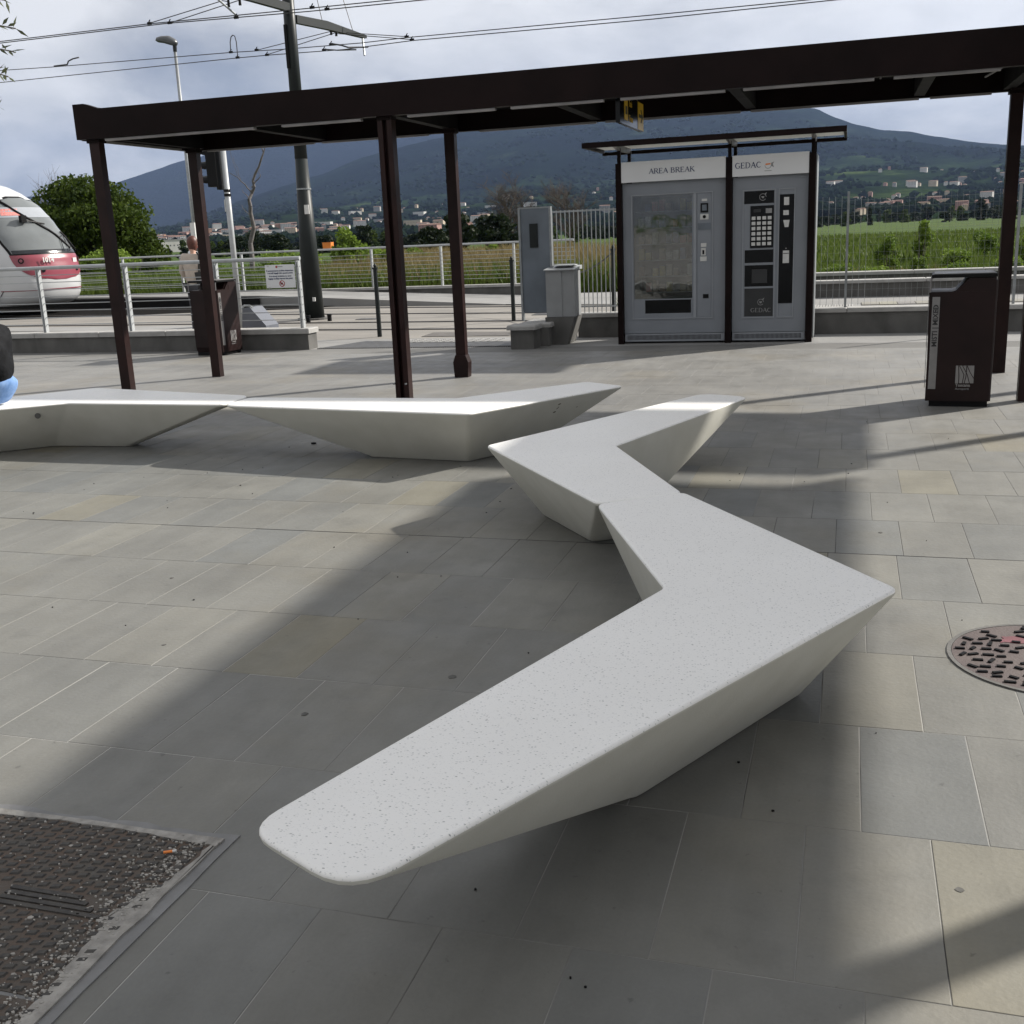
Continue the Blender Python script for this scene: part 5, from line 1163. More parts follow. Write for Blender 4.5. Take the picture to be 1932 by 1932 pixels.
# hand skeleton: palm + five fingers
def hand(wrist, d, up, s=1.0):
    d = Vector(d).normalized(); up = Vector(up).normalized(); side = d.cross(up).normalized(); w = Vector(wrist)
    V_ = [w, w+d*.05*s, w+d*.09*s]; E_ = [(0, 1), (1, 2)]; Rr = [(.022, .016), (.036, .015), (.038, .014)]
    for k, (o_, l, b) in enumerate(((-.028, .072, 2), (-.009, .082, 2), (.010, .076, 2), (.028, .058, 2))):
        i = len(V_); a = w+d*.095*s+side*o_*s; V_ += [a, a+d*l*.5*s-up*.008, a+d*l*.95*s-up*.028]; E_ += [(b, i), (i, i+1), (i+1, i+2)]; Rr += [.0095, .0088, .007]
    i = len(V_); a = w+d*.035*s-side*.034*s; V_ += [a, a+d*.03*s-side*.02*s, a+d*.06*s-side*.026*s-up*.01]; E_ += [(1, i), (i, i+1), (i+1, i+2)]; Rr += [.012, .0105, .008]
    return V_, E_, Rr
def body_fig(J, parent, m, k=1.0):
    """J: dict of joints -> one continuous skinned figure with hands"""
    names = ['pelvis', 'waist', 'chest', 'neck', 'head0', 'head1', 'head2']
    V_ = [Vector(J[k]) for k in names]; E_ = [(i, i+1) for i in range(6)]
    Rr = [(.13*k, .10*k), (.115, .085), (.145, .10), (.055, .055), (.07, .08), (.082, .098), (.06, .07)]
    for s in ('L', 'R'):
        i = len(V_); V_ += [Vector(J['sh'+s]), Vector(J['el'+s]), Vector(J['wr'+s])]; E_ += [(2, i), (i, i+1), (i+1, i+2)]; Rr += [.055, .042, .026]
        hv, he, hr = hand(J['wr'+s], J['hd'+s], J['hu'+s]); o_ = len(V_)
        V_ += hv[1:]; E_ += [((i+2) if a == 0 else a-1+o_, b-1+o_) for a, b in he]; Rr += hr[1:]
        i = len(V_); V_ += [Vector(J['hip'+s]), Vector(J['kn'+s]), Vector(J['an'+s]), Vector(J['to'+s])]; E_ += [(0, i), (i, i+1), (i+1, i+2), (i+2, i+3)]; Rr += [.082*k, .058*k, .042*k, (.04, .028)]
    return figure([tuple(v) for v in V_], E_, Rr, 'body', m, parent)
def face(J, parent, fwd_, m_hair, long_=False, drop=.0):
    h = Vector(J['head1']); f = Vector(fwd_).normalized(); s = f.cross(Vector((0, 0, 1))).normalized(); u = Vector((0, 0, 1))
    for k in (-1, 1):
        p = h+f*.088+s*k*.032+u*.0; MB().tube(p, p+f*.012, .012, .008, 8).build('eye', MT['white_print'], parent)
        p = h+s*k*.082-u*.005; MB().tube(p, p+s*k*.014, .028, .020, 8).build('ear', MT['skin'], parent)
    MB().tube(h+f*.085-u*.045, h+f*.115-u*.04, .016, .008, 6).tube(h+f*.088+u*.0, h+f*.112-u*.038, .008, .012, 6).build('nose', MT['skin'], parent)
    MB().box(-.024, .024, -.006, .006, -.005, .005).build('mouth', MT['red_ink'], parent).location = h+f*.092-u*.072
    mb = MB(); n = 14; vs = []; c0 = h-f*.022+u*.018
    for a in range(9):
        ph = math.pi*a/8
        for b in range(n):
            th_ = 2*math.pi*b/n; d = f*(math.sin(ph)*math.cos(th_)*.098) + s*(math.sin(ph)*math.sin(th_)*.094) + u*(math.cos(ph)*.108)
            if math.cos(th_) > .35 and a > 2: d = d*.80
            if math.cos(th_) < .3 and a > 4: d = d - u*drop*(a-4)/4 + f*.0
            vs.append(c0+d)
    mb.add(vs, [(a*n+b, a*n+(b+1) % n, (a+1)*n+(b+1) % n, (a+1)*n+b) for a in range(8) for b in range(n)])
    mb.build('hair', m_hair, parent, smooth=True)

# seated person on the leftmost bench, back to us, leaning out of frame
ps = thing('person', 'seated person in black jacket and light blue jeans at the left edge of the picture', 'person', (-6.37, 6.97, .398), R(85))
J = dict(pelvis=(-.02, 0, .11), waist=(-.03, .0, .27), chest=(-.05, .05, .46), neck=(-.06, .09, .64), head0=(-.06, .11, .72), head1=(-.06, .13, .80), head2=(-.06, .13, .90),
 shL=(-.22, .05, .56), elL=(-.27, .13, .30), wrL=(-.20, .35, .20), hdL=(.1, 1, -.1), huL=(0, 0, 1), shR=(.10, .05, .56), elR=(.17, .13, .29), wrR=(.08, .36, .20), hdR=(-.1, 1, -.1), huR=(0, 0, 1),
 hipL=(-.12, .05, .10), knL=(-.18, .50, .10), anL=(-.18, .53, -.31), toL=(-.19, .67, -.36), hipR=(.08, .05, .10), knR=(.10, .50, .10), anR=(.10, .53, -.31), toR=(.11, .67, -.36))
body_fig(J, ps, MT['skin'], .62)
figure([(-.02, -.015, .16), (-.04, .02, .38), (-.06, .06, .53), (-.24, .05, .56), (-.29, .13, .30), (-.21, .34, .20), (.12, .05, .56), (.19, .13, .29), (.09, .34, .20), (-.06, .09, .63)],
  [(0, 1), (1, 2), (2, 3), (3, 4), (4, 5), (2, 6), (6, 7), (7, 8), (2, 9)], [(.20, .155), (.19, .155), (.17, .13), .085, .07, .05, .085, .07, .05, (.09, .085)], 'jacket', MT['jacket_black'], ps)
figure([(-.02, -.01, .115), (-.12, .08, .11), (-.18, .50, .11), (-.18, .53, -.28), (.08, .08, .11), (.10, .50, .11), (.10, .53, -.28), (-.02, -.03, .27)],
  [(0, 1), (1, 2), (2, 3), (0, 4), (4, 5), (5, 6), (0, 7)], [(.21, .14), .105, .082, .06, .105, .082, .06, (.20, .15)], 'jeans', MT['jeans'], ps)
for x in (-.18, .10): figure([(x, .50, -.35), (x, .60, -.36), (x, .71, -.365)], [(0, 1), (1, 2)], [.045, .045, .035], 'shoe', MT['black'], ps)
face(J, ps, (0, 1, 0), MT['hair_dark'])

# standing woman behind the bin
pw = thing('person', 'woman with auburn hair and beige coat standing behind the left canopy post', 'person', (-10.80, 16.7, .004), R(0))
J = dict(pelvis=(0, 0, .94), waist=(0, 0, 1.08), chest=(0, .02, 1.28), neck=(0, .0, 1.47), head0=(0, .03, 1.55), head1=(0, .05, 1.63), head2=(0, .04, 1.72),
 shL=(-.17, 0, 1.40), elL=(-.25, .02, 1.14), wrL=(-.22, .18, .98), hdL=(0, .5, -1), huL=(-1, 0, 0), shR=(.17, 0, 1.40), elR=(.25, .02, 1.14), wrR=(.20, .20, 1.02), hdR=(0, .6, -1), huR=(1, 0, 0),
 hipL=(-.09, 0, .92), knL=(-.10, .02, .50), anL=(-.11, 0, .09), toL=(-.12, .14, .03), hipR=(.09, 0, .92), knR=(.10, .04, .50), anR=(.11, 0, .09), toR=(.12, .14, .03))
body_fig(J, pw, MT['skin'])
figure([(0, 0, .86), (0, 0, 1.08), (0, .01, 1.28), (0, .01, 1.44), (-.18, 0, 1.40), (-.26, .02, 1.14), (-.22, .17, 1.0), (.18, 0, 1.40), (.26, .02, 1.14), (.20, .18, 1.04)],
  [(0, 1), (1, 2), (2, 3), (2, 4), (4, 5), (5, 6), (2, 7), (7, 8), (8, 9)], [(.20, .16), (.165, .13), (.175, .13), (.085, .08), .08, .065, .05, .08, .065, .05], 'coat', MT['coat_beige'], pw)
figure([(0, .01, 1.43), (.06, .05, 1.46), (0, .08, 1.44), (-.06, .04, 1.46), (0, -.05, 1.47)], [(0, 1), (1, 2), (2, 3), (3, 4)], [.05]*5, 'scarf', MT['header'], pw)
figure([(0, 0, .93), (-.09, 0, .88), (-.10, .02, .50), (-.11, 0, .11), (.09, 0, .88), (.10, .04, .50), (.11, 0, .11)], [(0, 1), (1, 2), (2, 3), (0, 4), (4, 5), (5, 6)], [(.15, .12), .095, .07, .055, .095, .07, .055], 'trousers', MT['trousers_dark'], pw)
for x in (-.11, .11): figure([(x, -.02, .05), (x, .08, .04), (x*1.05, .17, .035)], [(0, 1), (1, 2)], [.042, .042, .032], 'shoe', MT['black'], pw)
face(J, pw, (0, 1, 0), MT['hair_red'], drop=.12)
bgg = thing('shoulder_bag', 'black shoulder bag hanging at the side of the woman in beige', 'bag', (-10.50, 16.60, .004))
MB().prism([(-.16, .93), (-.19, 1.14), (.12, 1.17), (.17, .93)], 'y', -.08, .06).build('pouch', MT['bag'], bgg)
MB().path([(-.15, 0, 1.13), (-.12, 0, 1.42), (-.16, 0, 1.48), (.10, 0, 1.16)], .014).build('strap', MT['bag'], bgg)
MB().box(-.02, .05, -.085, -.0801, 1.02, 1.06).build('buckle', MT['galv_white'], bgg)

# ------------------------------------------------------------------ vegetation
def leaf_arrays(cent, size, rs, elong=1.9, droop=None):
    """one four-cornered leaf per centre, random orientation"""
    n = len(cent); cent = np.asarray(cent)
    a = rs.normal(size=(n, 3)); a /= np.linalg.norm(a, axis=1)[:, None]
    if droop is not None: a = a*(1-droop[3]) + np.array(droop[:3])*droop[3]; a /= np.linalg.norm(a, axis=1)[:, None]
    b = rs.normal(size=(n, 3)); b -= (a*b).sum(1)[:, None]*a; b /= np.linalg.norm(b, axis=1)[:, None]
    s = (size*rs.uniform(.6, 1.3, n))[:, None]
    c = np.cross(a, b)
    V = np.stack([cent-a*s*elong*.5, cent+b*s*.5+c*s*.08, cent+a*s*elong*.5, cent-b*s*.5+c*s*.08], 1).reshape(-1, 3)
    F = np.arange(n*4).reshape(n, 4); return V, F
def blobs(rs, n, lumps, shell=.55):
    """points in a crown built from lumps (cx,cy,cz,rx,ry,rz), denser towards the surface"""
    L_ = np.array(lumps); w = L_[:, 3]*L_[:, 4]*L_[:, 5]; w = w**.66; w /= w.sum()
    k = rs.choice(len(L_), n, p=w); d = rs.normal(size=(n, 3)); d /= np.linalg.norm(d, axis=1)[:, None]
    r = shell+(1-shell)*rs.uniform(0, 1, n)**.6; r = r*rs.uniform(.86, 1.1, n)
    return L_[k, :3] + d*L_[k, 3:]*r[:, None]
def trunk_mesh(pts_r, m, name, parent, extra=()):
    mb = MB()
    for (p, r0), (q, r1) in zip(pts_r[:-1], pts_r[1:]): mb.tube(p, q, r0, r1, 8)
    for (p, q, r0, r1) in extra: mb.tube(p, q, r0, r1, 6)
    return mb.build(name, m, parent, smooth=True)
def lumps_for(rs, w, d, h, n, z0=0.0, size=.34):
    out = []
    for i in range(n):
        a = rs.uniform(0, 2*math.pi); r = math.sqrt(rs.uniform(0, 1)); t = rs.uniform(0, 1)
        prof_ = math.sin(math.pi*min(.97, .18+.76*t))**.55
        x = math.cos(a)*r*w/2*prof_*.8; y = math.sin(a)*r*d/2*prof_*.8; z = z0+t*h*.86+.04*h
        k = rs.uniform(.7, 1.25)*size; out.append((x, y, z, w*k*.5, d*k*.5, h*k*.42))
    return out
# the big dark green tree behind the tram
rs = np.random.RandomState(3)
bt = thing('broadleaf_tree', 'big bushy dark green tree behind the tram', 'tree', (-33.2, 43.2, -.35))
lm = lumps_for(rs, 7.0, 5.5, 4.9, 46, .1, .36) + [(-.2, 0, 4.6, 1.5, 1.3, .75), (1.2, 0, 4.2, 1.2, 1.1, .8), (-1.6, 0, 4.2, 1.1, 1, .8), (2.6, -.3, 2.6, 1.0, 1, 1.1), (3.0, -.2, 1.5, 1.1, 1, 1.2)]
P = blobs(rs, 30000, lm, .62); P = P[P[:, 2] > .05]
V, F = leaf_arrays(P, .135, rs, 1.6); link('crown', fast_mesh('crown', V, F, MT['leaf_tree'], 4), bt)
trunk_mesh([((0, 0, -.1), .22), ((.05, 0, 1.2), .17), ((0, .1, 3.2), .09)], MT['bark'], 'trunk', bt, [((.05, 0, 1.2), (1.4, .2, 2.9), .08, .03), ((0, 0, 1.4), (-1.5, -.1, 3.2), .09, .03), ((0, .1, 2.4), (.6, -.4, 4.0), .06, .02)])

def twiggy(name, label, loc, h, w, seed, m, n0=7, group=None, thick=.10, up=.8, depth=4, lean=0):
    r = random.Random(seed); t = thing(name, label, 'tree', loc, group=group); mb = MB(); mt_ = MB()
    def grow(p, d, l, rad, dep):
        segs = 3; q = p
        for k in range(segs):
            d2_ = (d+Vector((r.uniform(-1, 1), r.uniform(-1, 1), r.uniform(-.4, 1)))*.16).normalized(); q2 = q+d2_*l/segs
            (mt_ if dep == depth else mb).tube(q, q2, rad*(1-k*.22), rad*(1-(k+1)*.22), 5 if dep > 1 else 3, caps=False); d = d2_; q = q2
            if dep > 0:
                for j in range(2 if dep < depth else n0//2):
                    a = r.uniform(0, 6.28); sp = Vector((math.cos(a), math.sin(a), 0)); dd = (d*up+sp*r.uniform(.35, .75)*(w/h)*1.6).normalized()
                    grow(q, dd, l*r.uniform(.45, .68), rad*.5, dep-1)
    grow(Vector((0, 0, -.2)), Vector((lean, 0, 1)).normalized(), h*.55, thick, depth)
    mt_.build('trunk', m, t, smooth=True, fix=False); mb.build('crown', m, t, fix=False); return t
dt = thing('bare_tree', 'leafless grey dead tree forked at the top, right of the traffic signal', 'tree', (-28.9, 50, -.35))
rq = random.Random(4)
def limb(mb, p, q, r0, r1, wob=.12, n=5):
    p = Vector(p); q = Vector(q); prev = p
    for k in range(1, n+1):
        t_ = k/n; c = p.lerp(q, t_)+Vector((rq.uniform(-wob, wob), rq.uniform(-wob, wob), 0))*(1 if k < n else 0)
        mb.tube(prev, c, r0+(r1-r0)*(k-1)/n, r0+(r1-r0)*t_, 6, caps=False); prev = c
tkm = MB(); limb(tkm, (0, 0, -.2), (.15, 0, 3.5), .15, .10); limb(tkm, (.15, 0, 3.5), (.45, 0, 5.0), .10, .06); tkm.build('trunk', MT['bark_grey'], dt, smooth=True)
for (a, b, r0, r1) in (((.45, 0, 5.0), (1.2, 0, 6.3), .09, .05), ((1.2, 0, 6.3), (.95, 0, 7.3), .05, .02), ((1.2, 0, 6.3), (1.35, 0, 7.0), .04, .015), ((.95, 0, 7.3), (.75, 0, 7.8), .02, .01), ((.3, 0, 4.5), (-.35, 0, 5.2), .05, .03), ((-.35, 0, 5.2), (-.9, 0, 5.5), .03, .01),
   ((.35, 0, 4.7), (.75, .1, 5.1), .05, .03), ((.75, .1, 5.1), (.85, .1, 5.5), .03, .01), ((.2, 0, 4.1), (-.25, .1, 4.6), .04, .015), ((.1, 0, 3.3), (-.3, 0, 3.9), .03, .01), ((-.2, 0, 5.1), (-.5, 0, 6.2), .015, .008), ((-.35, 0, 5.2), (-.75, 0, 7.0), .012, .006)): lb_ = MB(); limb(lb_, a, b, r0*.72, r1*.8, .05, 4); lb_.build('branch', MT['bark_grey'], dt, smooth=True)
twiggy('bare_tree', 'brown leafless tree with rounded crown left of the blue grey board', (-34.5, 116, -.35), 8.2, 8, 31, MT['twig'], 8, thick=.2, depth=4)
twiggy('bare_tree', 'smaller brown leafless tree just behind the bars fence', (-30.8, 125, -.35), 7.4, 6, 37, MT['twig'], 8, thick=.18, depth=4)
twiggy('bare_tree', 'thin leafless tree sticking out above the big green tree', (-37.4, 46.5, -.35), 5.9, 4, 44, MT['bark_grey'], 8, thick=.07, depth=3)

ORD = ['first', 'second', 'third', 'fourth', 'fifth', 'sixth', 'seventh', 'eighth', 'ninth', 'tenth', 'eleventh', 'twelfth', 'thirteenth', 'fourteenth', 'fifteenth', 'sixteenth', 'seventeenth', 'eighteenth', 'nineteenth', 'twentieth']
MARKS = [(-99, 'left of the first canopy post'), (-36.0, 'between the first two canopy posts'), (-32.0, 'between the signal and the mast'), (-27.0, 'between the mast and the double post'), (-22.6, 'between the double post and the square post'), (-19.4, 'between the square post and the board'), (-16.0, 'seen through the bars fence'), (-11.4, 'above the vending shelter'), (-1.6, 'just right of the vending shelter'), (1.2, 'above the middle of the mesh fence'), (4.0, 'left of the right canopy post'), (6.3, 'at the right edge')]
def relabel(items, word):
    """items: (azimuth, object, word); count them from the left between landmarks"""
    b = {}
    for az, o, w in items: b.setdefault(([m for a, m in MARKS if az >= a][-1], w), []).append((az, o))
    for (m, w), l in b.items():
        l.sort(key=lambda q: q[0])
        for i, (az, o) in enumerate(l):
            o['label'] = (w + ' ' + m) if len(l) == 1 else '%s %s, %s from the left' % (w, m, ORD[min(i, 19)])
def azim(o): return math.degrees(math.atan2(o.location.x, o.location.y))
# shrubs and saplings beyond the far handrail
shrub_meshes = []
for i in range(4):
    rs = np.random.RandomState(20+i); w, h = (1.7, 1.6) if i < 2 else (1.1, 2.0)
    P = blobs(rs, 2600, lumps_for(rs, w, w, h, 16, 0, .36), .45); V, F = leaf_arrays(P, .07, rs, 1.7)
    c = fast_mesh('crown', V, F, MT['leaf_shrub'], 4)
    st = MB()
    for k in range(6):
        a = k*1.05; st.tube((0, 0, -.05), (math.cos(a)*w*.25, math.sin(a)*w*.25, h*.75), .022, .008, 5)
    shrub_meshes.append((c, st.mesh('stem', MT['bark'])))
def shrub(label, x, y, s, k, z=-.35, group='shrubs beyond the tracks'):
    t = thing('shrub', label, 'shrub', (x, y, z), rng.uniform(0, 6), group); t.scale = (s, s, s*rng.uniform(.9, 1.1))
    link('crown', shrub_meshes[k][0], t); link('stem', shrub_meshes[k][1], t); return t
SH = [(-26.6, 35.5, 1.0, 2, 'upright leafy shrub right beside the tram nose'), (-25.2, 34.2, .8, 3, 'small shrub right of the tram behind the handrail'), (-24.1, 36, .8, 0, None), (-22.6, 36.5, .8, 1, None), (-21.5, 34.5, .75, 0, None),
      (-20.1, 36.5, 1.1, 1, None), (-18.9, 34.5, 1.0, 0, 'leafy shrub behind the woman in beige'), (-17.7, 34, 1.15, 1, None), (-16.9, 35.5, 1.25, 0, None), (-16.0, 34.0, 1.25, 2, 'bright leafy shrub left of the mast above the handrail'), (-15.2, 35, 1.2, 1, None),
      (-12.6, 32.5, .62, 0, 'low shrub left of the double post behind the handrail'), (-11.8, 33.2, .72, 1, None), (-11.3, 31.0, .6, 2, None), (-17.2, 44, 1.1, 0, None), (-14.2, 46, .8, 1, None),
      (-13.5, 42, .85, 3, None), (-10.2, 46, .7, 0, None), (-30, 40, 1.5, 1, None), (-28.6, 39.5, 1.3, 0, None)]
LST = []
for i, (x, y, s, k, lb) in enumerate(SH):
    o = shrub(lb or 'green shrub', x, y, s, k)
    if not lb: LST.append((azim(o), o, 'shrub beyond the handrail'))
relabel(LST, '')
LST = []
for i, (x, y, s, k, lb) in enumerate([(2.2, 27.5, .62, 0, 'green shrub beyond the right walls, middle of the mesh fence'), (.6, 26.5, .55, 1, 'leafy shrub beyond the walls beside the vending shelter'), (1.1, 33, .75, 2, None), (3.0, 35, .7, 1, None), (3.8, 31, .6, 0, None), (2.4, 41, .85, 3, None), (4.9, 44, .8, 0, None), (1.6, 29, .5, 3, None), (-.2, 28, .55, 1, None), (5.2, 37, .6, 2, None)]):
    o = shrub(lb or 'green shrub', x, y, s, k, group='shrubs in the field on the right')
    if not lb: LST.append((azim(o), o, 'shrub in the field'))
relabel(LST, '')

# grass blades
def grass(name, label, xr, yr, n, h, m, seed, lean=.3, w=.012, z=-.35, keep=None):
    rs = np.random.RandomState(seed); y = rs.uniform(yr[0], yr[1], n); t = rs.uniform(0, 1, n); x = xr[0](y) + t*(xr[1](y)-xr[0](y))
    if keep is not None:
        nz = np.array([noise.noise(Vector((a*.22, b*.22, seed))) for a, b in zip(x, y)]); k = nz > keep; x, y = x[k], y[k]; n = len(x)
    hh = h*rs.uniform(.45, 1.2, n); a = rs.uniform(0, 6.28, n); ld = rs.uniform(0, 6.28, n); l = hh*lean*rs.uniform(.2, 1.3, n); ww = w*rs.uniform(.7, 1.5, n)*(1+y/60)
    B0 = np.stack([x-np.cos(a)*ww, y-np.sin(a)*ww, np.full(n, z)], 1); B1 = np.stack([x+np.cos(a)*ww, y+np.sin(a)*ww, np.full(n, z)], 1)
    mx, my = x+np.cos(ld)*l*.35, y+np.sin(ld)*l*.35
    M0 = np.stack([mx-np.cos(a)*ww*.8, my-np.sin(a)*ww*.8, z+hh*.6], 1); M1 = np.stack([mx+np.cos(a)*ww*.8, my+np.sin(a)*ww*.8, z+hh*.6], 1)
    T = np.stack([x+np.cos(ld)*l, y+np.sin(ld)*l, z+hh], 1); T1 = T+np.stack([np.cos(a)*ww*.2, np.sin(a)*ww*.2, 0*ww], 1)
    V = np.stack([B0, B1, M1, M0, T, T1], 1).reshape(-1, 3); k = np.arange(n)*6
    F = np.concatenate([np.stack([k, k+1, k+2, k+3], 1), np.stack([k+3, k+2, k+5, k+4], 1)])
    o = link(name, fast_mesh(name, V, F, m, 4)); tag(o, label, 'grass', kind='stuff'); return o
Lf = lambda y: -.92*y; Rt = lambda y: .16*y+1
grass('tall_grass', 'tall green weeds just beyond the far handrail', (lambda y: -.95*y, lambda y: -.19*y), (27.9, 34), 36000, 1.05, MT['grass_green'], 1)
grass('meadow_grass', 'green meadow grass in the field', (lambda y: -.80*y, lambda y: -.15*y), (34, 62), 30000, .8, MT['grass_green'], 2, w=.02, keep=-.12)
grass('dry_grass', 'straw coloured dry grass in the field behind the handrail', (lambda y: -.46*y, lambda y: -.19*y), (33, 60), 34000, 1.25, MT['grass_dry'], 3, w=.016, keep=-.05)
grass('dry_reeds', 'straw coloured reeds along the handrail', (lambda y: -.50*y, lambda y: -.20*y), (28.6, 34), 7000, 1.25, MT['grass_dry'], 4, w=.010)
grass('weeds', 'green weeds in the field behind the mesh fence', (lambda y: -.20*y, lambda y: .16*y+1), (22.2, 44), 42000, .48, MT['grass_green'], 5, w=.014)
grass('weeds_far', 'green weeds in the far part of the right field', (lambda y: -.20*y, lambda y: .17*y), (40, 110), 34000, .6, MT['grass_green'], 6, w=.03)
grass('dry_stalks', 'pale dry stalks among the weeds on the right', (lambda y: .0*y-.5, lambda y: .16*y+1), (22.2, 34), 3500, .6, MT['grass_dry'], 7, w=.010, keep=.05)
# sand heap
sh_ = MB(); nn_ = 26; vs = []
for j in range(nn_):
    for i in range(nn_):
        x = (i/(nn_-1)-.5)*3.4; y = (j/(nn_-1)-.5)*2.2; r2_ = (x/1.7)**2+(y/1.1)**2
        vs.append((x, y, max(-.1, .40*(1-r2_)) + .06*noise.noise(Vector((x*3, y*3, 1)))*max(0, 1-r2_)))
sh_.add(vs, [(j*nn_+i, j*nn_+i+1, (j+1)*nn_+i+1, (j+1)*nn_+i) for j in range(nn_-1) for i in range(nn_-1)])
MT['sand'] = mat('orange_gravel', (.42, .27, .15), .95, col2=(.25, .16, .10), scale=7, bump=.03, bscale=14)
o = sh_.build('gravel_heap', MT['sand'], smooth=True); o.location = (-6.5, 29.6, -.28); tag(o, 'low heap of orange gravel seen through the bars fence', 'gravel heap')
ob = thing('waste_container', 'small orange container far away in the field right of the mast', 'container', (-39.4, 80, .35)); ob.scale = (.62, .62, .62)
MB().prism([(-.55, 1.15), (-.6, 1.85), (.6, 1.85), (.55, 1.15)], 'y', -.4, .4).build('tub', MT['orange'], ob); MB().box(-.62, .62, -.42, .42, 1.86, 1.92).build('frame', MT['orange'], ob)

# distant trees along the edge of the fields
far_meshes = []
for i in range(5):
    rs = np.random.RandomState(60+i); w, h = ((9, 7), (7, 8), (12, 6), (4, 9), (10, 5))[i]
    P = blobs(rs, 1500, lumps_for(rs, w, w*.8, h, 20, 0, .34), .5); V, F = leaf_arrays(P, .62, rs, 1.3)
    tk = MB().tube((0, 0, -.5), (0, 0, h*.6), .3, .12, 6).mesh('trunk', MT['bark'])
    far_meshes.append((fast_mesh('crown', V, F, MT['leaf_dark'] if i != 1 else MT['leaf_tree'], 4), tk))
def fartree(az, dist, k, s, label, group, z=-.35):
    t = thing('distant_tree', label, 'tree', (math.sin(R(az))*dist, math.cos(R(az))*dist, z), rng.uniform(0, 6), group); t.scale = (s*rng.uniform(.9, 1.3), s, s*rng.uniform(.8, 1.1))
    link('crown', far_meshes[k][0], t); link('trunk', far_meshes[k][1], t)
    if group: LST.append((az, t, '%s distant tree' % ('broad', 'tall green', 'wide low', 'slim', 'rounded')[k]))
rr = random.Random(5); LST = []
for i in range(70):
    az = -35.5 + 29*i/70 + rr.uniform(-.3, .3)
    fartree(az, rr.uniform(170, 420), rr.choice([0, 1, 2, 4]), rr.uniform(.35, .62), 'dark green tree in the distant line of trees at the edge of the field', 'distant trees across the field')
for i in range(36):
    az = -1.8 + 12*i/36 + rr.uniform(-.3, .3)
    fartree(az, rr.uniform(330, 620), rr.choice([0, 1, 2, 3, 4]), rr.uniform(.4, .8), 'dark tree in the distant line of trees behind the right field', 'distant trees behind the right field')
relabel(LST, '')
fartree(-17.7, 108, 0, .62, 'dense dark round bush left of the bare brown tree', None)
fartree(-20.8, 95, 2, .45, 'dark green bush seen between the double post and the next post', None)
fartree(-19.6, 100, 0, .50, 'dark green bush just left of the square canopy post', None)

# olive tree outside the left edge with sprigs reaching in
ot = thing('olive_tree', 'olive tree whose leafy sprigs hang in at the top left corner', 'tree', (-6.9, 5.3, 0))
rs = np.random.RandomState(8)
trunk_mesh([((0, 0, 0), .12), ((.05, .02, .9), .09), ((0, 0, 1.9), .07), ((.1, .05, 2.5), .04)], MT['bark'], 'trunk', ot, [((0, 0, 1.7), (.8, .3, 2.7), .04, .012), ((0, 0, 1.8), (-.7, .2, 2.8), .04, .012), ((.8, .3, 2.7), (1.5, .45, 3.2), .014, .006), ((.05, 0, 1.9), (.3, -.6, 2.9), .03, .01)])
P = blobs(rs, 1800, [(-.2, 0, 2.9, .85, .85, .6), (.3, -.2, 3.3, .7, .7, .5), (-.6, .1, 2.4, .5, .6, .4), (.35, -.1, 2.6, .45, .6, .4)], .3)
V, F = leaf_arrays(P, .016, rs, 3.6); link('crown', fast_mesh('crown', V, F, MT['leaf_olive'], 4), ot)
sprigs = [((1.15, .35, 3.13), (2.03, .56, 3.03)), ((1.1, .40, 3.0), (2.07, .56, 2.87)), ((1.1, .40, 2.86), (2.05, .54, 2.74)), ((1.1, .4, 2.82), (2.00, .52, 2.60)), ((1.0, .3, 2.6), (1.96, .45, 2.425)), ((1.2, .4, 3.2), (1.98, .56, 3.12))]
for (a, b) in sprigs:
    a = Vector(a); b = Vector(b); tw = MB(); pts = []
    tw.path([a, a.lerp(b, .5)+Vector((0, 0, .05)), b], .004, 5)
    ax = (b-a).normalized(); LV = []; LF = []
    rq = random.Random(int(b.z*1000))
    for k in range(60):
        t_ = k/59; p = a.lerp(b, t_)+Vector((0, 0, .05*4*t_*(1-t_)*.9)); sd_ = -1 if k % 2 else 1
        d = (ax*rq.uniform(.4, 1)+Vector((rq.uniform(-.5, .5), rq.uniform(-1, 1), sd_*rq.uniform(.2, 1)))).normalized(); l = rq.uniform(.055, .085); w_ = .0105
        nn_ = d.cross(Vector((rq.uniform(-1, 1), rq.uniform(-1, 1), 1))).normalized(); o_ = len(LV)
        LV += [p, p+d*l*.45+nn_*w_, p+d*l, p+d*l*.45-nn_*w_]; LF.append((o_, o_+1, o_+2, o_+3))
    tw.build('twig', MT['bark'], ot); mb = MB(); mb.add(LV, LF); mb.build('leaf_spray', MT['leaf_olive'], ot, fix=False)

# ------------------------------------------------------------------ hills
RA = [(-80, 3.0), (-60, 3.2), (-45, 2.2), (-40, 2.7), (-37.7, 3.0), (-36.4, 3.18), (-34.75, 3.61), (-32.84, 4.19), (-31.45, 4.6), (-28, 5.5), (-24, 6.0), (-20, 5.7), (-12, 3), (0, 1), (60, .5)]
RB = [(-80, .4), (-45, .5), (-36, .8), (-34.3, .97), (-33.5, 1.2), (-31.7, 1.68), (-29, 2.52), (-26.2, 3.28), (-24.2, 4.02), (-22.8, 4.36), (-21.7, 4.62), (-19.2, 5.1), (-15.7, 5.6), (-12, 6.0), (-8, 5.9), (-4.8, 5.75), (-3.3, 5.55), (-1.71, 5.24), (-1.04, 4.85), (-.12, 4.47), (.78, 4.21), (1.35, 4.03), (2.55, 3.87), (3.83, 3.56), (5, 3.28), (6.4, 3.03), (7.3, 2.92), (10, 2.6), (20, 1.8), (45, 1.4), (60, 1.0)]
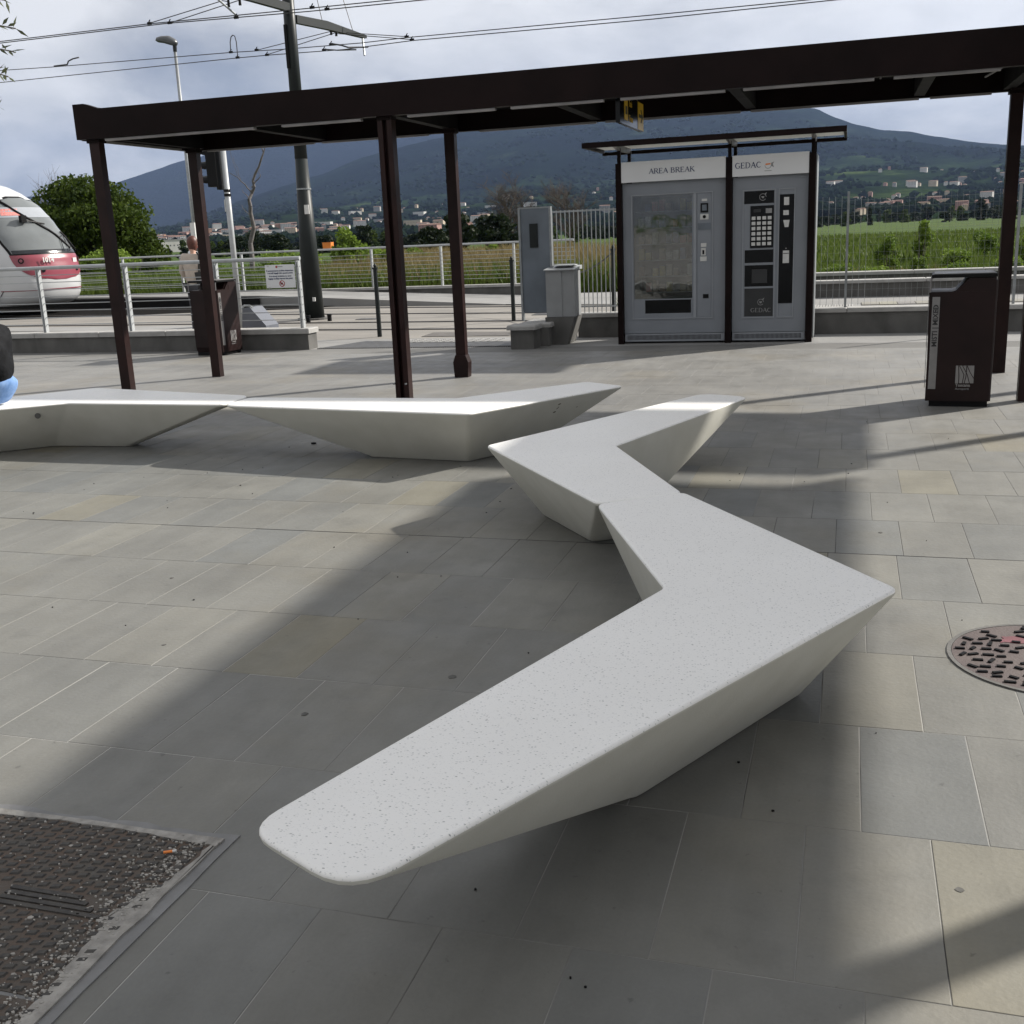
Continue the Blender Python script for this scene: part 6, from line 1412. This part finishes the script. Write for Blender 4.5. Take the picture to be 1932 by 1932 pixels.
FH = [(-80, .3), (-40, .45), (-36, .7), (-33, .95), (-28, 1.35), (-25, 1.5), (-22, 1.6), (-18.5, 1.7), (-15.8, 2.4), (-14.4, 2.3), (-10, 2.4), (-5, 2.6), (-.2, 2.75), (3, 2.55), (5, 2.35), (7.5, 2.3), (12, 2.2), (60, 1.2)]
def tabv(tb, a): return np.interp(a, [t[0] for t in tb], [t[1] for t in tb])
def fbm(x, y, z=0, o=5): return noise.fractal(Vector((x, y, z)), .9, 2.1, o)
RKM = [700, 1300, 1900, 2700, 3300, 4200, 5400, 6400, 8600, 10500]
def hill_h(az, r):
    f = tabv(FH, az); b = tabv(RB, az); a = tabv(RA, az)
    T = lambda d, e: d*math.tan(R(e))
    hs_ = [-.35, T(1300, .18*f), T(1900, .45*f), T(2700, .80*f), T(3300, 1.0*f), T(4200, f+.52*max(0, b-f)), T(5400, b), T(6400, b*.70), T(8600, max(a, b*.4)), T(10500, .5*a)]
    if b < f: hs_[5] = T(4200, b*.9)
    return float(np.interp(r, RKM, hs_))
def hill_z(az, r):
    x, y = math.sin(R(az))*r, math.cos(R(az))*r
    h = hill_h(az, r); k = min(1, max(0, (r-900)/2200))
    amp = 38*k*(1-.72*math.exp(-((r-5400)/500)**2)-.0) * (1 if r < 7500 else .8)
    rid = 1-abs(fbm(x/900, y/900, 3, 4))*1.6
    return h + amp*(.6*fbm(x/700, y/700) + .45*(rid-.5)) + 5*k*fbm(x/150, y/150, 7, 3)
def hill_mat(name, base, mead, sc_, bmp, lo, dark):
    m = bpy.data.materials.new(name); m.use_nodes = True; t = m.node_tree; b = t.nodes['Principled BSDF']; g_ = t.nodes.new('ShaderNodeNewGeometry')
    def nz(s, d, rough=.6):
        n = t.nodes.new('ShaderNodeTexNoise'); n.inputs['Scale'].default_value = s; n.inputs['Detail'].default_value = d; n.inputs['Roughness'].default_value = rough; t.links.new(g_.outputs['Position'], n.inputs['Vector']); return n.outputs['Fac']
    r = t.nodes.new('ShaderNodeValToRGB'); cr = r.color_ramp; t.links.new(nz(sc_, 8, .68), r.inputs[0])
    cr.elements[0].position = lo; cr.elements[0].color = dark + (1,); cr.elements[1].position = lo+.30; cr.elements[1].color = mead + (1,); e = cr.elements.new(lo+.15); e.color = base + (1,)
    v = t.nodes.new('ShaderNodeTexVoronoi'); v.inputs['Scale'].default_value = .055; t.links.new(g_.outputs['Position'], v.inputs['Vector'])
    mr = t.nodes.new('ShaderNodeMapRange'); mr.inputs['From Max'].default_value = .8; mr.inputs['To Min'].default_value = 1.15; mr.inputs['To Max'].default_value = .65; t.links.new(v.outputs['Distance'], mr.inputs[0])
    vs_ = t.nodes.new('ShaderNodeVectorMath'); vs_.operation = 'SCALE'; t.links.new(r.outputs[0], vs_.inputs[0]); t.links.new(mr.outputs[0], vs_.inputs['Scale'])
    t.links.new(vs_.outputs[0], b.inputs['Base Color']); b.inputs['Roughness'].default_value = 1; b.inputs['Specular IOR Level'].default_value = 0
    bp = t.nodes.new('ShaderNodeBump'); bp.inputs['Distance'].default_value = bmp; bp.inputs['Strength'].default_value = .9; t.links.new(nz(.03, 7), bp.inputs['Height']); t.links.new(bp.outputs[0], b.inputs['Normal'])
    return m
HM = [hill_mat('foothill_fields_and_woods', (.018, .032, .012), (.070, .098, .030), .0046, 10, .41, (.007, .012, .007)),
      hill_mat('mountain_forest', (.0075, .014, .010), (.040, .056, .026), .0024, 14, .44, (.004, .007, .007)),
      hill_mat('far_mountain_forest', (.006, .009, .010), (.012, .018, .014), .0012, 14, .44, (.004, .006, .008))]
def terrain(name, label, r0, r1, nr, na, m):
    az = np.linspace(-75, 40, na); rr_ = np.linspace(r0, r1, nr); V = []
    for r in rr_:
        for a in az: V.append((math.sin(R(a))*r, math.cos(R(a))*r, hill_z(a, r)))
    F = [(j*na+i, j*na+i+1, (j+1)*na+i+1, (j+1)*na+i) for j in range(nr-1) for i in range(na-1)]
    me = fast_mesh(name, V, F, m, 4); me.polygons.foreach_set('use_smooth', [True]*len(me.polygons)); o = link(name, me); tag(o, kind='structure'); return o
terrain('foothills', '', 720, 3450, 60, 420, HM[0])
terrain('mountain', '', 3400, 6500, 56, 460, HM[1])
terrain('far_mountain', '', 6450, 10400, 26, 300, HM[2])
MT['woods'] = mat('woods_canopy', (.011, .019, .008), 1.0, col2=(.005, .009, .006), scale=.03, spec=0, bump=.6, bscale=.5)
# woods on the foothills: one mass of tree clumps
rs = np.random.RandomState(77); WV = []; WF = []; k = 0
ico = bmesh.new(); bmesh.ops.create_icosphere(ico, subdivisions=1, radius=1); IV = np.array([v.co[:] for v in ico.verts]); IF = np.array([[v.index for v in f.verts] for f in ico.faces]); ico.free()
cnt = 0
while cnt < 8000:
    a = rs.uniform(-40, 11); r = 950*math.exp(rs.uniform(0, 1.6)); x, y = math.sin(R(a))*r, math.cos(R(a))*r
    if noise.noise(Vector((x/170, y/170, 5))) < -.02+.10*rs.uniform(-1, 1): continue
    s = rs.uniform(3, 6)*(1+r/5000); tall = rs.uniform(.5, .95); jit = 1+rs.uniform(-.45, .45, IV.shape)
    WV.append(IV*jit*[s, s, s*tall]+[x, y, hill_z(a, r)+s*.4]); WF.append(IF+k); k += len(IV); cnt += 1
o = link('hillside_woods', fast_mesh('hillside_woods', np.vstack(WV), np.vstack(WF), MT['woods'], 3)); tag(o, 'dark woods and copses scattered over the foothills', 'woods', kind='stuff')

# houses
HC = [mat('house_plaster_%s' % n_, c_, .9, var=.06, scale=.3) for n_, c_ in (('white', (.50, .49, .46)), ('cream', (.42, .36, .26)), ('orange', (.34, .19, .11)), ('grey', (.26, .26, .25)), ('pink', (.32, .19, .16)))]
RF = [mat('roof_tiles', (.16, .09, .065), .9, var=.15, scale=.5), mat('flat_roof_grey', (.30, .29, .28), .9, var=.1, scale=.4)]
WN = mat('dark_window', (.03, .035, .04), .3, var=.1)
HN = ['white', 'cream', 'orange', 'grey', 'pink']; house_m = {}
def house_mesh(kind, ci):
    key = (kind, ci)
    if key in house_m: return house_m[key]
    if kind == 'villa': w, d, h, flo = 11, 9, 6, 2
    elif kind == 'block': w, d, h, flo = 26, 12, 12, 4
    else: w, d, h, flo = 44, 18, 7, 1
    wl__ = MB().box(-w/2, w/2, -d/2, d/2, -6, h); wn = MB()
    nx = max(3, int(w/4))
    for f in range(flo):
        for i in range(nx):
            x = -w/2+(i+.5)*w/nx; z = .9+f*(h/flo)
            for y, s in ((-d/2, -1), (d/2, 1)): wn.box(x-.55, x+.55, min(y, y+s*.06), max(y, y+s*.06), z, z+1.5)
    rf = MB()
    if kind == 'villa': rf.add([(-w/2-.5, -d/2-.5, h), (w/2+.5, -d/2-.5, h), (w/2+.5, d/2+.5, h), (-w/2-.5, d/2+.5, h), (-w/4, 0, h+2.2), (w/4, 0, h+2.2)], [(0, 1, 5, 4), (1, 2, 5), (2, 3, 4, 5), (3, 0, 4), (3, 2, 1, 0)])
    elif kind == 'block': rf.add([(-w/2-.5, -d/2-.5, h), (w/2+.5, -d/2-.5, h), (w/2+.5, d/2+.5, h), (-w/2-.5, d/2+.5, h), (-w/2-.5, 0, h+1.8), (w/2+.5, 0, h+1.8)], [(0, 1, 5, 4), (1, 2, 5), (2, 3, 4, 5), (3, 0, 4), (3, 2, 1, 0)])
    else: rf.box(-w/2-.4, w/2+.4, -d/2-.4, d/2+.4, h, h+.9)
    house_m[key] = (wl__.mesh('wall', HC[ci]), rf.mesh('roof', RF[1 if kind == 'shed' else 0]), wn.mesh('window_rows', WN)); return house_m[key]
def house(kind, ci, az, r, label, group, s=1.0):
    x, y = math.sin(R(az))*r, math.cos(R(az))*r
    nm = {'villa': 'house', 'block': 'apartment_building', 'shed': 'warehouse'}[kind]
    t = thing(nm, label, {'villa': 'house', 'block': 'building', 'shed': 'warehouse'}[kind], (x, y, hill_z(az, r)+3.0), R(-az)+rr.uniform(-.6, .6), group); t.scale = (s, s, s)
    a, b, c = house_mesh(kind, ci); link('wall', a, t); link('roof', b, t); o = link('window_rows', c, t); o['kind'] = 'stuff'
    if group: LST.append((az, t, 'distant %s %s' % ({0: 'white', 1: 'cream', 2: 'orange', 3: 'grey', 4: 'pink'}[ci], {'villa': 'house', 'block': 'apartment block', 'shed': 'warehouse'}[kind])))
LST = []
for i in range(80):       # town behind the tram tree and the signal
    az = rr.uniform(-35.2, -26.5); r = rr.uniform(1450, 2300); kd = rr.choice(['block', 'block', 'villa', 'shed']); ci = rr.choice([0, 1, 2, 4, 0, 0])
    house(kd, ci, az, r, 'small %s %s in the far town behind the handrail at the left' % (HN[ci], 'building'), '%s %s buildings of the far town' % (HN[ci], kd), .62)
for i in range(64):       # under the mountain between mast and board
    az = rr.uniform(-26.5, -15.5); r = rr.uniform(1250, 2700); kd = rr.choice(['villa', 'villa', 'block', 'shed']); ci = rr.choice([0, 0, 1, 3, 0])
    house(kd, ci, az, r, 'small %s %s below the mountain between the mast and the board' % (HN[ci], {'villa': 'house', 'block': 'apartment block', 'shed': 'shed'}[kd]), '%s %s buildings below the mountain' % (HN[ci], kd), .58)
for i, (az, r, kd, ci, lb) in enumerate([(-21.0, 760, 'block', 4, 'long red and pink building seen just right of the double post'), (-19.4, 780, 'block', 4, 'shorter red building right of the long red one'), (-17.9, 800, 'block', 0, 'white flat building beside the square canopy post'), (-34.0, 700, 'shed', 0, 'pale warehouse roof at the right edge of the big green tree')]):
    house(kd, ci, az, r, lb, None, .55)
for i in range(64):       # hillside on the right
    az = rr.uniform(-1.0, 8.2) if i % 5 else rr.uniform(-13, -8); r = rr.uniform(1250, 3100); kd = rr.choice(['villa', 'villa', 'villa', 'block']); ci = rr.choice([0, 0, 1, 3, 4])
    house(kd, ci, az, r, 'small %s %s on the hillside behind the mesh fence' % (HN[ci], {'villa': 'house', 'block': 'apartment block', 'shed': 'shed'}[kd]), '%s %s buildings on the right hillside' % (HN[ci], kd), .55)
for i in range(26):
    az = .3 + i*.31 + rr.uniform(-.1, .1); house(rr.choice(['villa', 'block']), rr.choice([1, 1, 4, 3]), az, rr.uniform(900, 1150), 'low old building in the row at the foot of the right hillside', 'row of old buildings at the foot of the hill', .36)

relabel(LST, '')

# ------------------------------------------------------------------ haze
hz = MB().box(-11000, 11000, -200, 11200, -1.6, 1300).build('haze', None or bpy.data.materials.new('haze_air')); tag(hz, 'thin blue air over the plain and the mountains', 'haze', kind='stuff')
hm = bpy.data.materials['haze_air']; hm.use_nodes = True; t = hm.node_tree; t.nodes.clear()
ho = t.nodes.new('ShaderNodeOutputMaterial'); pv = t.nodes.new('ShaderNodeVolumePrincipled'); pv.inputs['Color'].default_value = (.42, .58, .95, 1); pv.inputs['Density'].default_value = 3.3e-5; pv.inputs['Anisotropy'].default_value = 0.2
t.links.new(pv.outputs[0], ho.inputs['Volume'])
